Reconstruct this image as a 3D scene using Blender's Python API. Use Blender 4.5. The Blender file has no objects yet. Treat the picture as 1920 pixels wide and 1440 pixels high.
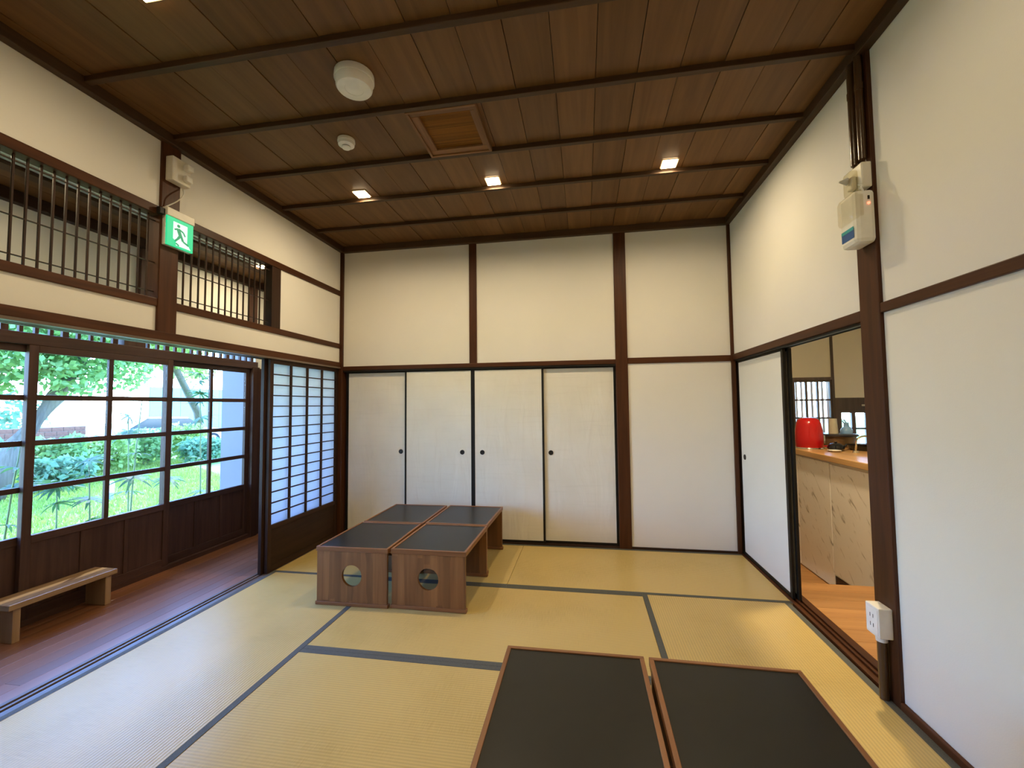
import bpy, bmesh, math, random
from mathutils import Vector, Matrix
random.seed(7)
S = bpy.context.scene
COL = S.collection

# ------------------------------------------------------------------ camera
YAW, PITCH, ROLL = 0.1664, 0.0506, -0.0102
F_PX = 803.02
CAM = Vector((2.4944, -4.0924, 1.3122))
fwd = Vector((-math.sin(YAW)*math.cos(PITCH), math.cos(YAW)*math.cos(PITCH), math.sin(PITCH)))
r0 = Vector((math.cos(YAW), math.sin(YAW), 0))
u0 = r0.cross(fwd)
rt = r0*math.cos(ROLL) + u0*math.sin(ROLL)
up = -r0*math.sin(ROLL) + u0*math.cos(ROLL)
cam_d = bpy.data.cameras.new('camera')
cam_d.sensor_fit = 'HORIZONTAL'; cam_d.sensor_width = 36.0
cam_d.lens = F_PX/1920*36.0
cam_d.clip_start = 0.05; cam_d.clip_end = 300
cam = bpy.data.objects.new('camera', cam_d); COL.objects.link(cam)
cam.matrix_world = Matrix(((rt.x, up.x, -fwd.x, CAM.x), (rt.y, up.y, -fwd.y, CAM.y),
                           (rt.z, up.z, -fwd.z, CAM.z), (0, 0, 0, 1)))
S.camera = cam

# ------------------------------------------------------------------ sky, sun, exposure
SKY_STRENGTH = 3.4
SUN_STRENGTH = 6.0
LAMP_POWER = 12.4
LAMP_COLOR = (1.0, 0.79, 0.49)
world = bpy.data.worlds.new('world'); S.world = world
world.use_nodes = True
wn = world.node_tree
for n in list(wn.nodes): wn.nodes.remove(n)
sky = wn.nodes.new('ShaderNodeTexSky'); sky.sky_type = 'NISHITA'
sky.sun_disc = False; sky.sun_elevation = math.radians(58); sky.sun_rotation = math.radians(-20)
sky.air_density = 1.0; sky.dust_density = 0.3; sky.ozone_density = 1.0
bg = wn.nodes.new('ShaderNodeBackground'); bg.inputs['Strength'].default_value = SKY_STRENGTH
wo = wn.nodes.new('ShaderNodeOutputWorld')
wb_ = wn.nodes.new('ShaderNodeMix'); wb_.data_type = 'RGBA'; wb_.blend_type = 'MULTIPLY'
wb_.inputs[0].default_value = 1.0; wb_.inputs[7].default_value = (0.58, 0.80, 1.18, 1)      # the camera's warm white balance
wn.links.new(sky.outputs[0], wb_.inputs[6]); wn.links.new(wb_.outputs[2], bg.inputs[0]); wn.links.new(bg.outputs[0], wo.inputs[0])
sun_d = bpy.data.lights.new('sun', 'SUN'); sun_d.energy = SUN_STRENGTH; sun_d.angle = math.radians(1.0)
sun_d.color = (1.0, 0.97, 0.86)
sun = bpy.data.objects.new('sun', sun_d); COL.objects.link(sun)
sun_dir = Vector((-0.22, 0.50, 0.84)).normalized()      # towards the sun
sun.rotation_euler = sun_dir.to_track_quat('Z', 'Y').to_euler()
sun.location = (-8, 6, 12)
S.view_settings.view_transform = 'Standard'
S.view_settings.look = 'None'
S.view_settings.gamma = 1.0
S.view_settings.use_curve_mapping = False
S.view_settings.exposure = 0.0
S.cycles.max_bounces = 10
S.cycles.diffuse_bounces = 6
S.cycles.transparent_max_bounces = 16
S.cycles.sample_clamp_indirect = 6.0

# ------------------------------------------------------------------ materials
MATS = {}
def new_mat(name):
    m = bpy.data.materials.new(name); m.use_nodes = True
    nt = m.node_tree
    b = nt.nodes['Principled BSDF']
    return m, nt, b
def N(nt, t, **kw):
    n = nt.nodes.new(t)
    for k, v in kw.items(): setattr(n, k, v)
    return n
def ramp(nt, src, stops):
    r = N(nt, 'ShaderNodeValToRGB')
    while len(r.color_ramp.elements) < len(stops): r.color_ramp.elements.new(0.5)
    for e, (p, c) in zip(r.color_ramp.elements, stops):
        e.position = p; e.color = (*c, 1)
    nt.links.new(src, r.inputs[0]); return r
def bump(nt, b, src, strength, dist=0.002):
    bp_ = N(nt, 'ShaderNodeBump'); bp_.inputs['Strength'].default_value = strength
    bp_.inputs['Distance'].default_value = dist
    nt.links.new(src, bp_.inputs['Height']); nt.links.new(bp_.outputs[0], b.inputs['Normal'])
def flat(name, c, rough=0.5, metal=0.0, spec=0.5, var=0.06, emit=None, estr=0.0):
    if name in MATS: return MATS[name]
    m, nt, b = new_mat(name)
    tc = N(nt, 'ShaderNodeTexCoord'); nz = N(nt, 'ShaderNodeTexNoise')
    nz.inputs['Scale'].default_value = 14.0; nz.inputs['Detail'].default_value = 3
    nt.links.new(tc.outputs['Object'], nz.inputs['Vector'])
    r = ramp(nt, nz.outputs['Fac'], [(0.3, tuple(x*(1-var) for x in c)), (0.7, tuple(min(1, x*(1+var)) for x in c))])
    nt.links.new(r.outputs[0], b.inputs['Base Color'])
    b.inputs['Roughness'].default_value = rough; b.inputs['Metallic'].default_value = metal
    b.inputs['Specular IOR Level'].default_value = spec
    if emit:
        b.inputs['Emission Color'].default_value = (*emit, 1); b.inputs['Emission Strength'].default_value = estr
    MATS[name] = m; return m
def wood(name, axis, dark, light, rough=0.45, scale=1.0, varv=0.25, coat=0.0, stripes=0.0, spec=0.5):
    key = name + '_' + axis
    if key in MATS: return MATS[key]
    m, nt, b = new_mat(key)
    tc = N(nt, 'ShaderNodeTexCoord'); oi = N(nt, 'ShaderNodeObjectInfo')
    mul = N(nt, 'ShaderNodeMath', operation='MULTIPLY'); mul.inputs[1].default_value = 37.0
    nt.links.new(oi.outputs['Random'], mul.inputs[0])
    add = N(nt, 'ShaderNodeVectorMath', operation='ADD')
    nt.links.new(tc.outputs['Object'], add.inputs[0]); nt.links.new(mul.outputs[0], add.inputs[1])
    mp = N(nt, 'ShaderNodeMapping')
    sc = [26*scale]*3; sc['xyz'.index(axis)] = 1.6*scale
    mp.inputs['Scale'].default_value = sc
    nt.links.new(add.outputs[0], mp.inputs['Vector'])
    nz = N(nt, 'ShaderNodeTexNoise'); nz.inputs['Scale'].default_value = 1.0
    nz.inputs['Detail'].default_value = 6 if coat == 0 else 1.5; nz.inputs['Roughness'].default_value = 0.6
    nz.inputs['Distortion'].default_value = 0.6 if coat == 0 else 0.0
    nt.links.new(mp.outputs[0], nz.inputs['Vector'])
    mid = tuple((a+c)/2 for a, c in zip(dark, light))
    r = ramp(nt, nz.outputs['Fac'], [(0.25, dark), (0.52, mid), (0.78, light)])
    hsv = N(nt, 'ShaderNodeHueSaturation')
    mr = N(nt, 'ShaderNodeMapRange'); mr.inputs['To Min'].default_value = 1-varv; mr.inputs['To Max'].default_value = 1+varv
    nt.links.new(oi.outputs['Random'], mr.inputs['Value']); nt.links.new(mr.outputs[0], hsv.inputs['Value'])
    nt.links.new(r.outputs[0], hsv.inputs['Color'])
    out = hsv.outputs[0]
    if stripes > 0:      # laminated staves across the x axis of a panel
        mp2 = N(nt, 'ShaderNodeMapping'); s2 = [0, 0, 0]; s2[0] = 1.0/stripes; s2['xyz'.index(axis)] = 3.0
        if axis == 'x': s2 = [3.0, 1.0/stripes, 0]
        mp2.inputs['Scale'].default_value = s2
        nt.links.new(add.outputs[0], mp2.inputs['Vector'])
        vo = N(nt, 'ShaderNodeTexVoronoi', distance='CHEBYCHEV'); vo.inputs['Scale'].default_value = 1.0; vo.inputs['Randomness'].default_value = 0.35
        nt.links.new(mp2.outputs[0], vo.inputs['Vector'])
        sep = N(nt, 'ShaderNodeSeparateColor'); nt.links.new(vo.outputs['Color'], sep.inputs[0])
        mr2 = N(nt, 'ShaderNodeMapRange'); mr2.inputs['To Min'].default_value = 0.74; mr2.inputs['To Max'].default_value = 1.2
        nt.links.new(sep.outputs[0], mr2.inputs['Value'])
        hs2 = N(nt, 'ShaderNodeHueSaturation'); nt.links.new(mr2.outputs[0], hs2.inputs['Value']); nt.links.new(out, hs2.inputs['Color'])
        out = hs2.outputs[0]
    nt.links.new(out, b.inputs['Base Color'])
    b.inputs['Roughness'].default_value = rough
    b.inputs['Specular IOR Level'].default_value = spec
    b.inputs['Coat Weight'].default_value = coat; b.inputs['Coat Roughness'].default_value = 0.25
    if coat == 0: bump(nt, b, nz.outputs['Fac'], 0.25, 0.001)
    MATS[key] = m; return m
def plaster(name, c, scale=220):
    if name in MATS: return MATS[name]
    m, nt, b = new_mat(name)
    tc = N(nt, 'ShaderNodeTexCoord'); nz = N(nt, 'ShaderNodeTexNoise'); nz.inputs['Scale'].default_value = scale
    nz.inputs['Detail'].default_value = 4
    nt.links.new(tc.outputs['Object'], nz.inputs['Vector'])
    n2 = N(nt, 'ShaderNodeTexNoise'); n2.inputs['Scale'].default_value = 2.2; n2.inputs['Detail'].default_value = 3
    nt.links.new(tc.outputs['Object'], n2.inputs['Vector'])
    r = ramp(nt, n2.outputs['Fac'], [(0.3, tuple(x*0.965 for x in c)), (0.7, c)])
    nt.links.new(r.outputs[0], b.inputs['Base Color']); b.inputs['Roughness'].default_value = 0.85
    b.inputs['Specular IOR Level'].default_value = 0.25
    bump(nt, b, nz.outputs['Fac'], 0.25, 0.001)
    MATS[name] = m; return m

def mat_tatami(axis):
    key = 'tatami_' + axis
    if key in MATS: return MATS[key]
    m, nt, b = new_mat(key)
    tc = N(nt, 'ShaderNodeTexCoord'); oi = N(nt, 'ShaderNodeObjectInfo')
    sep = N(nt, 'ShaderNodeSeparateXYZ'); nt.links.new(tc.outputs['Object'], sep.inputs[0])
    across = sep.outputs['Y'] if axis == 'x' else sep.outputs['X']
    mu = N(nt, 'ShaderNodeMath', operation='MULTIPLY'); mu.inputs[1].default_value = 2*math.pi/0.0145
    nt.links.new(across, mu.inputs[0])
    sn = N(nt, 'ShaderNodeMath', operation='SINE'); nt.links.new(mu.outputs[0], sn.inputs[0])
    mp = N(nt, 'ShaderNodeMapping')
    mp.inputs['Scale'].default_value = (700, 12, 1) if axis == 'x' else (12, 700, 1)
    nt.links.new(tc.outputs['Object'], mp.inputs['Vector'])
    nz = N(nt, 'ShaderNodeTexNoise'); nz.inputs['Scale'].default_value = 1; nz.inputs['Detail'].default_value = 2
    nt.links.new(mp.outputs[0], nz.inputs['Vector'])
    n2 = N(nt, 'ShaderNodeTexNoise'); n2.inputs['Scale'].default_value = 1.7; n2.inputs['Detail'].default_value = 4
    nt.links.new(tc.outputs['Object'], n2.inputs['Vector'])
    mixf = N(nt, 'ShaderNodeMath', operation='ADD'); nt.links.new(nz.outputs['Fac'], mixf.inputs[0]); nt.links.new(n2.outputs['Fac'], mixf.inputs[1])
    r = ramp(nt, mixf.outputs[0], [(0.7, (0.49, 0.352, 0.112)), (1.25, (0.59, 0.432, 0.158))])
    r.color_ramp.elements[1].position = 1.0
    dk = N(nt, 'ShaderNodeMapRange'); dk.inputs['From Min'].default_value = -1; dk.inputs['To Min'].default_value = 0.86; dk.inputs['To Max'].default_value = 1.04
    nt.links.new(sn.outputs[0], dk.inputs['Value'])
    hsv = N(nt, 'ShaderNodeHueSaturation'); nt.links.new(r.outputs[0], hsv.inputs['Color']); nt.links.new(dk.outputs[0], hsv.inputs['Value'])
    nt.links.new(hsv.outputs[0], b.inputs['Base Color'])
    b.inputs['Roughness'].default_value = 0.33; b.inputs['Specular IOR Level'].default_value = 0.20
    bump(nt, b, sn.outputs[0], 0.18, 0.0012)
    MATS[key] = m; return m
def mat_cloth(name, c):
    if name in MATS: return MATS[name]
    m, nt, b = new_mat(name)
    tc = N(nt, 'ShaderNodeTexCoord'); ck = N(nt, 'ShaderNodeTexNoise'); ck.inputs['Scale'].default_value = 420
    nt.links.new(tc.outputs['Object'], ck.inputs['Vector'])
    r = ramp(nt, ck.outputs['Fac'], [(0.35, tuple(x*0.55 for x in c)), (0.65, c)])
    nt.links.new(r.outputs[0], b.inputs['Base Color']); b.inputs['Roughness'].default_value = 0.8
    bump(nt, b, ck.outputs['Fac'], 0.4, 0.001)
    MATS[name] = m; return m
def mat_paper_fusuma():
    if 'fusuma_paper' in MATS: return MATS['fusuma_paper']
    m, nt, b = new_mat('fusuma_paper')
    tc = N(nt, 'ShaderNodeTexCoord'); oi = N(nt, 'ShaderNodeObjectInfo')
    mul = N(nt, 'ShaderNodeMath', operation='MULTIPLY'); mul.inputs[1].default_value = 23.0
    nt.links.new(oi.outputs['Random'], mul.inputs[0])
    add = N(nt, 'ShaderNodeVectorMath', operation='ADD'); nt.links.new(tc.outputs['Object'], add.inputs[0]); nt.links.new(mul.outputs[0], add.inputs[1])
    n2 = N(nt, 'ShaderNodeTexNoise'); n2.inputs['Scale'].default_value = 2.4; n2.inputs['Detail'].default_value = 5
    nt.links.new(add.outputs[0], n2.inputs['Vector'])
    # thin horizontal paper seams
    mp = N(nt, 'ShaderNodeMapping'); mp.inputs['Scale'].default_value = (3, 3, 60)
    nt.links.new(add.outputs[0], mp.inputs['Vector'])
    n3 = N(nt, 'ShaderNodeTexNoise'); n3.inputs['Scale'].default_value = 1.0; n3.inputs['Detail'].default_value = 3
    nt.links.new(mp.outputs[0], n3.inputs['Vector'])
    mx = N(nt, 'ShaderNodeMix', data_type='RGBA'); mx.inputs[0].default_value = 0.12
    r = ramp(nt, n2.outputs['Fac'], [(0.3, (0.70, 0.665, 0.57)), (0.7, (0.78, 0.75, 0.66))])
    r3 = ramp(nt, n3.outputs['Fac'], [(0.3, (0.62, 0.59, 0.50)), (0.45, (0.80, 0.77, 0.69))])
    nt.links.new(r.outputs[0], mx.inputs[6]); nt.links.new(r3.outputs[0], mx.inputs[7])
    nt.links.new(mx.outputs[2], b.inputs['Base Color']); b.inputs['Roughness'].default_value = 0.55
    # wrinkles: slanting folds
    mp4 = N(nt, 'ShaderNodeMapping'); mp4.inputs['Rotation'].default_value = (0, 0.5, 0); mp4.inputs['Scale'].default_value = (7, 1, 1.6)
    nt.links.new(add.outputs[0], mp4.inputs['Vector'])
    n4 = N(nt, 'ShaderNodeTexNoise'); n4.inputs['Scale'].default_value = 1.0; n4.inputs['Detail'].default_value = 3; n4.inputs['Distortion'].default_value = 0.8
    nt.links.new(mp4.outputs[0], n4.inputs['Vector'])
    bump(nt, b, n4.outputs['Fac'], 0.55, 0.02)
    MATS['fusuma_paper'] = m; return m
def mat_shoji():
    if 'shoji_paper' in MATS: return MATS['shoji_paper']
    m, nt, b = new_mat('shoji_paper')
    tc = N(nt, 'ShaderNodeTexCoord'); nz = N(nt, 'ShaderNodeTexNoise'); nz.inputs['Scale'].default_value = 120; nz.inputs['Detail'].default_value = 4
    nt.links.new(tc.outputs['Object'], nz.inputs['Vector'])
    r = ramp(nt, nz.outputs['Fac'], [(0.3, (0.93, 0.94, 0.95)), (0.7, (0.97, 0.975, 0.98))])
    nt.links.new(r.outputs[0], b.inputs['Base Color']); b.inputs['Roughness'].default_value = 0.8
    tr = N(nt, 'ShaderNodeBsdfTranslucent'); nt.links.new(r.outputs[0], tr.inputs['Color'])
    mx = N(nt, 'ShaderNodeMixShader'); mx.inputs[0].default_value = 0.92
    out = nt.nodes['Material Output']
    nt.links.new(b.outputs[0], mx.inputs[1]); nt.links.new(tr.outputs[0], mx.inputs[2]); nt.links.new(mx.outputs[0], out.inputs[0])
    MATS['shoji_paper'] = m; return m
def mat_glass(name='window_glass', tint=(0.93, 0.96, 0.96), refl=0.6, rough=0.01):
    if name in MATS: return MATS[name]
    m, nt, b = new_mat(name); nt.nodes.remove(b)
    t = N(nt, 'ShaderNodeBsdfTransparent'); t.inputs[0].default_value = (*tint, 1)
    g = N(nt, 'ShaderNodeBsdfGlossy'); g.inputs['Roughness'].default_value = rough
    lw = N(nt, 'ShaderNodeLayerWeight'); lw.inputs['Blend'].default_value = 0.25
    pw = N(nt, 'ShaderNodeMath', operation='POWER'); pw.inputs[1].default_value = 3.0
    nt.links.new(lw.outputs['Facing'], pw.inputs[0])
    mr = N(nt, 'ShaderNodeMapRange'); mr.inputs['To Min'].default_value = 0.03; mr.inputs['To Max'].default_value = refl
    nt.links.new(pw.outputs[0], mr.inputs['Value'])
    mx = N(nt, 'ShaderNodeMixShader'); nt.links.new(mr.outputs[0], mx.inputs[0])
    nt.links.new(t.outputs[0], mx.inputs[1]); nt.links.new(g.outputs[0], mx.inputs[2])
    nt.links.new(mx.outputs[0], nt.nodes['Material Output'].inputs[0])
    MATS[name] = m; return m
def mat_leaf(name, c, c2):
    if name in MATS: return MATS[name]
    m, nt, b = new_mat(name)
    tc = N(nt, 'ShaderNodeTexCoord'); nz = N(nt, 'ShaderNodeTexNoise'); nz.inputs['Scale'].default_value = 5; nz.inputs['Detail'].default_value = 5
    nt.links.new(tc.outputs['Object'], nz.inputs['Vector'])
    r = ramp(nt, nz.outputs['Fac'], [(0.35, c), (0.65, c2)])
    nt.links.new(r.outputs[0], b.inputs['Base Color']); b.inputs['Roughness'].default_value = 0.5
    tr = N(nt, 'ShaderNodeBsdfTranslucent'); nt.links.new(r.outputs[0], tr.inputs['Color'])
    mx = N(nt, 'ShaderNodeMixShader'); mx.inputs[0].default_value = 0.45
    nt.links.new(b.outputs[0], mx.inputs[1]); nt.links.new(tr.outputs[0], mx.inputs[2])
    nt.links.new(mx.outputs[0], nt.nodes['Material Output'].inputs[0])
    MATS[name] = m; return m
def mat_marble():
    if 'marble_laminate' in MATS: return MATS['marble_laminate']
    m, nt, b = new_mat('marble_laminate')
    tc = N(nt, 'ShaderNodeTexCoord')
    mp0 = N(nt, 'ShaderNodeMapping'); mp0.inputs['Rotation'].default_value = (0.75, 0, 0)
    nt.links.new(tc.outputs['Object'], mp0.inputs['Vector'])
    mp = N(nt, 'ShaderNodeMapping'); mp.inputs['Scale'].default_value = (1, 24, 6)
    nt.links.new(mp0.outputs[0], mp.inputs['Vector'])
    nz = N(nt, 'ShaderNodeTexNoise'); nz.inputs['Scale'].default_value = 1.0; nz.inputs['Detail'].default_value = 3; nz.inputs['Distortion'].default_value = 0.6
    nt.links.new(mp.outputs[0], nz.inputs['Vector'])
    r = ramp(nt, nz.outputs['Fac'], [(0.60, (0.82, 0.78, 0.72)), (0.66, (0.62, 0.57, 0.50)), (0.72, (0.36, 0.32, 0.27))])
    nt.links.new(r.outputs[0], b.inputs['Base Color']); b.inputs['Roughness'].default_value = 0.35
    MATS['marble_laminate'] = m; return m
def mat_lamp(name, c, s):
    if name in MATS: return MATS[name]
    m, nt, b = new_mat(name)
    b.inputs['Base Color'].default_value = (0.35*c[0]+0.02, 0.35*c[1]+0.02, 0.35*c[2]+0.02, 1)
    b.inputs['Emission Color'].default_value = (*c, 1); b.inputs['Emission Strength'].default_value = s
    MATS[name] = m; return m

PL = plaster('plaster_white', (0.78, 0.755, 0.69))
PLK = plaster('plaster_cream', (0.72, 0.66, 0.54))
PLX = plaster('plaster_outside_shaded', (0.25, 0.22, 0.26))  # white wing wall: its shade is put into this grey lavender colour
def POST(a): return wood('post_wood', a, (0.040, 0.0125, 0.0040), (0.094, 0.032, 0.0105), 0.45, 1.0, 0.12, spec=0.22)
def DARK(a): return wood('dark_wood', a, (0.020, 0.009, 0.005), (0.052, 0.023, 0.012), 0.48, 1.0, 0.15, spec=0.25)
def SASH(a): return wood('sash_wood', a, (0.048, 0.021, 0.014), (0.100, 0.048, 0.032), 0.5, 1.0, 0.12, spec=0.3)
def CEIL(a): return wood('ceiling_board', a, (0.108, 0.048, 0.014), (0.196, 0.094, 0.030), 0.5, 0.7, 0.14, spec=0.3)
def BATT(a): return wood('batten_wood', a, (0.040, 0.019, 0.008), (0.080, 0.040, 0.018), 0.5, 1.0, 0.1, spec=0.3)
def FLOORW(a): return wood('floor_plank', a, (0.185, 0.070, 0.028), (0.265, 0.108, 0.046), 0.34, 0.5, 0.24, coat=0.0001, spec=1.0)
def KFLOOR(a): return wood('kitchen_plank', a, (0.33, 0.150, 0.045), (0.52, 0.27, 0.095), 0.35, 0.8, 0.12)
def TABLEW(a): return wood('table_wood', a, (0.165, 0.067, 0.020), (0.300, 0.136, 0.046), 0.42, 0.9, 0.10, stripes=0.045)
def RIMW(a): return wood('rim_wood', a, (0.175, 0.066, 0.020), (0.310, 0.132, 0.046), 0.4, 1.0, 0.12)
def BENCHW(a): return wood('bench_wood', a, (0.22, 0.125, 0.058), (0.42, 0.27, 0.14), 0.3, 0.8, 0.12)
def SILLW(a): return wood('sill_wood', a, (0.085, 0.060, 0.048), (0.190, 0.140, 0.110), 0.34, 1.0, 0.1)
LACQ = flat('black_lacquer', (0.012, 0.010, 0.008), 0.5, spec=0.25)
PULL = flat('pull_black', (0.018, 0.015, 0.013), 0.4, 0.4)
BLACKTOP = flat('black_laminate', (0.014, 0.013, 0.010), 0.34, spec=0.3, var=0.08)
WHITEP = flat('white_plastic', (0.78, 0.76, 0.70), 0.4)
IVORY = flat('ivory_plastic', (0.72, 0.68, 0.58), 0.4)
CONDUIT = flat('brown_conduit', (0.065, 0.034, 0.016), 0.22)
HERI = mat_cloth('mat_border', (0.105, 0.110, 0.095))
CHROME = flat('chrome', (0.75, 0.75, 0.76), 0.15, 1.0)
GLASS = mat_glass()

# ------------------------------------------------------------------ object helpers
def link(o, parent=None):
    COL.objects.link(o)
    if parent is not None: o.parent = parent
    return o
def tag(o, label, cat, group=None, kind=None):
    o['label'] = label; o['category'] = cat
    if group: o['group'] = group
    if kind: o['kind'] = kind
    return o
def root(name, loc, label, cat, group=None, kind=None, rz=0.0):
    o = bpy.data.objects.new(name, None); o.empty_display_size = 0.1
    link(o); o.location = loc; o.rotation_euler = (0, 0, rz)
    return tag(o, label, cat, group, kind)
BOXC = {}
def box_mesh(sx, sy, sz, mat, bev=0.0):
    k = (round(sx, 4), round(sy, 4), round(sz, 4), mat.name, bev)
    if k in BOXC: return BOXC[k]
    bm = bmesh.new(); bmesh.ops.create_cube(bm, size=1.0)
    bmesh.ops.scale(bm, vec=(sx, sy, sz), verts=bm.verts)
    if bev > 0:
        bmesh.ops.bevel(bm, geom=bm.edges[:], offset=min(bev, 0.45*min(sx, sy, sz)), segments=2, affect='EDGES', profile=0.5)
    me = bpy.data.meshes.new('box'); bm.to_mesh(me); bm.free()
    me.materials.append(mat); BOXC[k] = me; return me
def base_of(p):
    v = Vector((0, 0, 0))
    while p is not None: v += p.location; p = p.parent
    return v
def box(name, mat, x0, x1, y0, y1, z0, z1, parent=None, bev=0.0, local=False):
    """box from world bounds (or bounds in its parent's own frame when local)"""
    me = box_mesh(x1-x0, y1-y0, z1-z0, mat, bev)
    o = bpy.data.objects.new(name, me); link(o, parent)
    c = Vector(((x0+x1)/2, (y0+y1)/2, (z0+z1)/2))
    if parent is not None and not local: c -= base_of(parent)
    o.location = c
    return o
def pydata(name, verts, faces, mat, parent=None, smooth=False, loc=None):
    me = bpy.data.meshes.new(name); me.from_pydata([tuple(v) for v in verts], [], faces); me.update()
    if smooth:
        for p in me.polygons: p.use_smooth = True
    me.materials.append(mat)
    o = bpy.data.objects.new(name, me); link(o, parent)
    if loc is not None: o.location = loc
    return o
def bm_obj(name, bm, mat, parent=None, loc=(0, 0, 0), smooth=False):
    bmesh.ops.recalc_face_normals(bm, faces=bm.faces[:])
    me = bpy.data.meshes.new(name); bm.to_mesh(me); bm.free()
    if smooth:
        for p in me.polygons: p.use_smooth = True
    me.materials.append(mat)
    o = bpy.data.objects.new(name, me); link(o, parent); o.location = loc
    return o
def lathe(name, prof, mat, parent=None, loc=(0, 0, 0), seg=32, axis='z', smooth=True):
    vs, fs = [], []
    n = len(prof)
    for i in range(seg):
        a = 2*math.pi*i/seg
        for r, h in prof:
            p = (r*math.cos(a), r*math.sin(a), h)
            if axis == 'x': p = (p[2], p[0], p[1])
            if axis == 'y': p = (p[0], p[2], p[1])
            vs.append(p)
    for i in range(seg):
        j = (i+1) % seg
        for k in range(n-1):
            fs.append((i*n+k, j*n+k, j*n+k+1, i*n+k+1))
    bm = bmesh.new()
    bv = [bm.verts.new(v) for v in vs]
    for f in fs:
        try: bm.faces.new([bv[q] for q in f])
        except ValueError: pass
    bmesh.ops.remove_doubles(bm, verts=bm.verts[:], dist=1e-5)
    bmesh.ops.dissolve_degenerate(bm, edges=bm.edges[:], dist=1e-6)
    o = bm_obj(name, bm, mat, parent, loc)
    if smooth:
        for p in o.data.polygons: p.use_smooth = True
        try: o.data.set_sharp_from_angle(angle=math.radians(38))
        except Exception: pass
    return o
def tube(name, pts, r, mat, parent=None, seg=8, cap=True):
    pts = [Vector(p) for p in pts]
    bm = bmesh.new(); rings = []
    for i, p in enumerate(pts):
        d = (pts[min(i+1, len(pts)-1)] - pts[max(i-1, 0)]).normalized()
        a = Vector((0, 0, 1)) if abs(d.z) < 0.9 else Vector((1, 0, 0))
        u = d.cross(a).normalized(); v = d.cross(u)
        rr = r[i] if isinstance(r, (list, tuple)) else r
        rings.append([bm.verts.new(p + u*rr*math.cos(2*math.pi*k/seg) + v*rr*math.sin(2*math.pi*k/seg)) for k in range(seg)])
    for a, b_ in zip(rings, rings[1:]):
        for k in range(seg): bm.faces.new((a[k], a[(k+1) % seg], b_[(k+1) % seg], b_[k]))
    if cap: bm.faces.new(rings[0]); bm.faces.new(rings[-1])
    return bm_obj(name, bm, mat, parent, smooth=True)
def copy_tree(o, parent=None):
    c = o.copy(); COL.objects.link(c); c.parent = parent
    for ch in list(o.children): copy_tree(ch, c)
    return c
TRIM = [0]
def trim(mat, x0, x1, y0, y1, z0, z1, label, bev=0.004):
    TRIM[0] += 1
    o = box('trim_%d' % TRIM[0], mat, x0, x1, y0, y1, z0, z1, bev=bev)
    return tag(o, label, 'trim', kind='structure')

W, M = 3.82, 0.955
YF = -5.75            # front end of the room, behind the camera
ZC = 2.99             # underside of the ceiling boards

# ------------------------------------------------------------------ structure: floors
fl = box('floor', FLOORW('y'), 0.0, W, YF, 0.05, -0.16, -0.056)
tag(fl, 'brown wooden floor under the straw mats of the room', 'floor', kind='structure')
fv = root('floor_veranda', (-0.5, -2.8, -0.01), 'glossy reddish brown plank floor of the veranda by the windows', 'floor', kind='structure')
x = -0.95; i = 0
while x < -0.115:
    x1 = min(x+0.0925, -0.113)
    cuts = [YF, -4.6+0.5*random.random(), -2.9+0.6*random.random(), -1.2+0.5*random.random(), 0.02]
    for a, b_ in zip(cuts, cuts[1:]):
        box('plank', FLOORW('y'), x+0.0006, x1-0.0006, a+0.0006, b_-0.0006, -0.045, -0.01, fv, bev=0.001)
    x = x1
box('subfloor', DARK('y'), -1.0, -0.11, YF, 0.02, -0.12, -0.046, fv)
# sliding track sill between the veranda and the mats
sl = root('trim_sill', (-0.055, -2.9, -0.02), 'grooved wooden sill track between veranda planks and straw mats', 'sill', kind='structure')
box('track_bed', SILLW('y'), -0.111, -0.0005, YF, 0.0, -0.05, -0.012, sl)
for a, b_ in ((-0.111, -0.087), (-0.069, -0.053), (-0.035, -0.0005)):
    box('track_rail', SILLW('y'), a, b_, YF, 0.0, -0.012, 0.0, sl, bev=0.001)

# ------------------------------------------------------------------ structure: ceiling
ce = root('ceiling', (W/2, -2.8, ZC), 'dark brown cedar board ceiling with slim battens', 'ceiling', kind='structure')
seams = [W+0.02]; s = 3.62
while s > 0.0: seams.append(s); s -= 0.2075
seams.append(-0.03)
for i, (a, b_) in enumerate(zip(seams, seams[1:])):
    box('board', CEIL('y'), b_+0.0015, a-0.0015, YF, 0.02, ZC+(0.003 if i % 2 else 0.0), ZC+0.016, ce, bev=0.0012)
box('backing', DARK('y'), -0.05, W+0.05, YF, 0.05, ZC+0.0165, ZC+0.05, ce)
k = 1
while -0.4775*k > YF:
    yb = -0.4775*k
    box('batten', BATT('x'), 0.0, W, yb-0.016, yb+0.016, ZC-0.028, ZC+0.0035, ce, bev=0.003)
    k += 1
tag(box('ceiling_slab', flat('roof_grey', (0.2, 0.2, 0.2), 0.9), -1.55, 7.2, -6.3, 2.6, 3.12, 3.26), 'roof slab above the tatami room with its overhanging eaves', 'roof', kind='structure')

# cornices
trim(BATT('x'), 0.0, W, -0.045, 0.0, 2.930, ZC+0.003, 'dark wooden cornice along the top of the back wall')
trim(BATT('y'), 0.0, 0.045, YF, -0.045, 2.930, ZC+0.003, 'dark wooden cornice along the top of the veranda side wall')
trim(BATT('y'), W-0.045, W, YF, -0.045, 2.930, ZC+0.003, 'dark wooden cornice along the top of the kitchen side wall')

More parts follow.
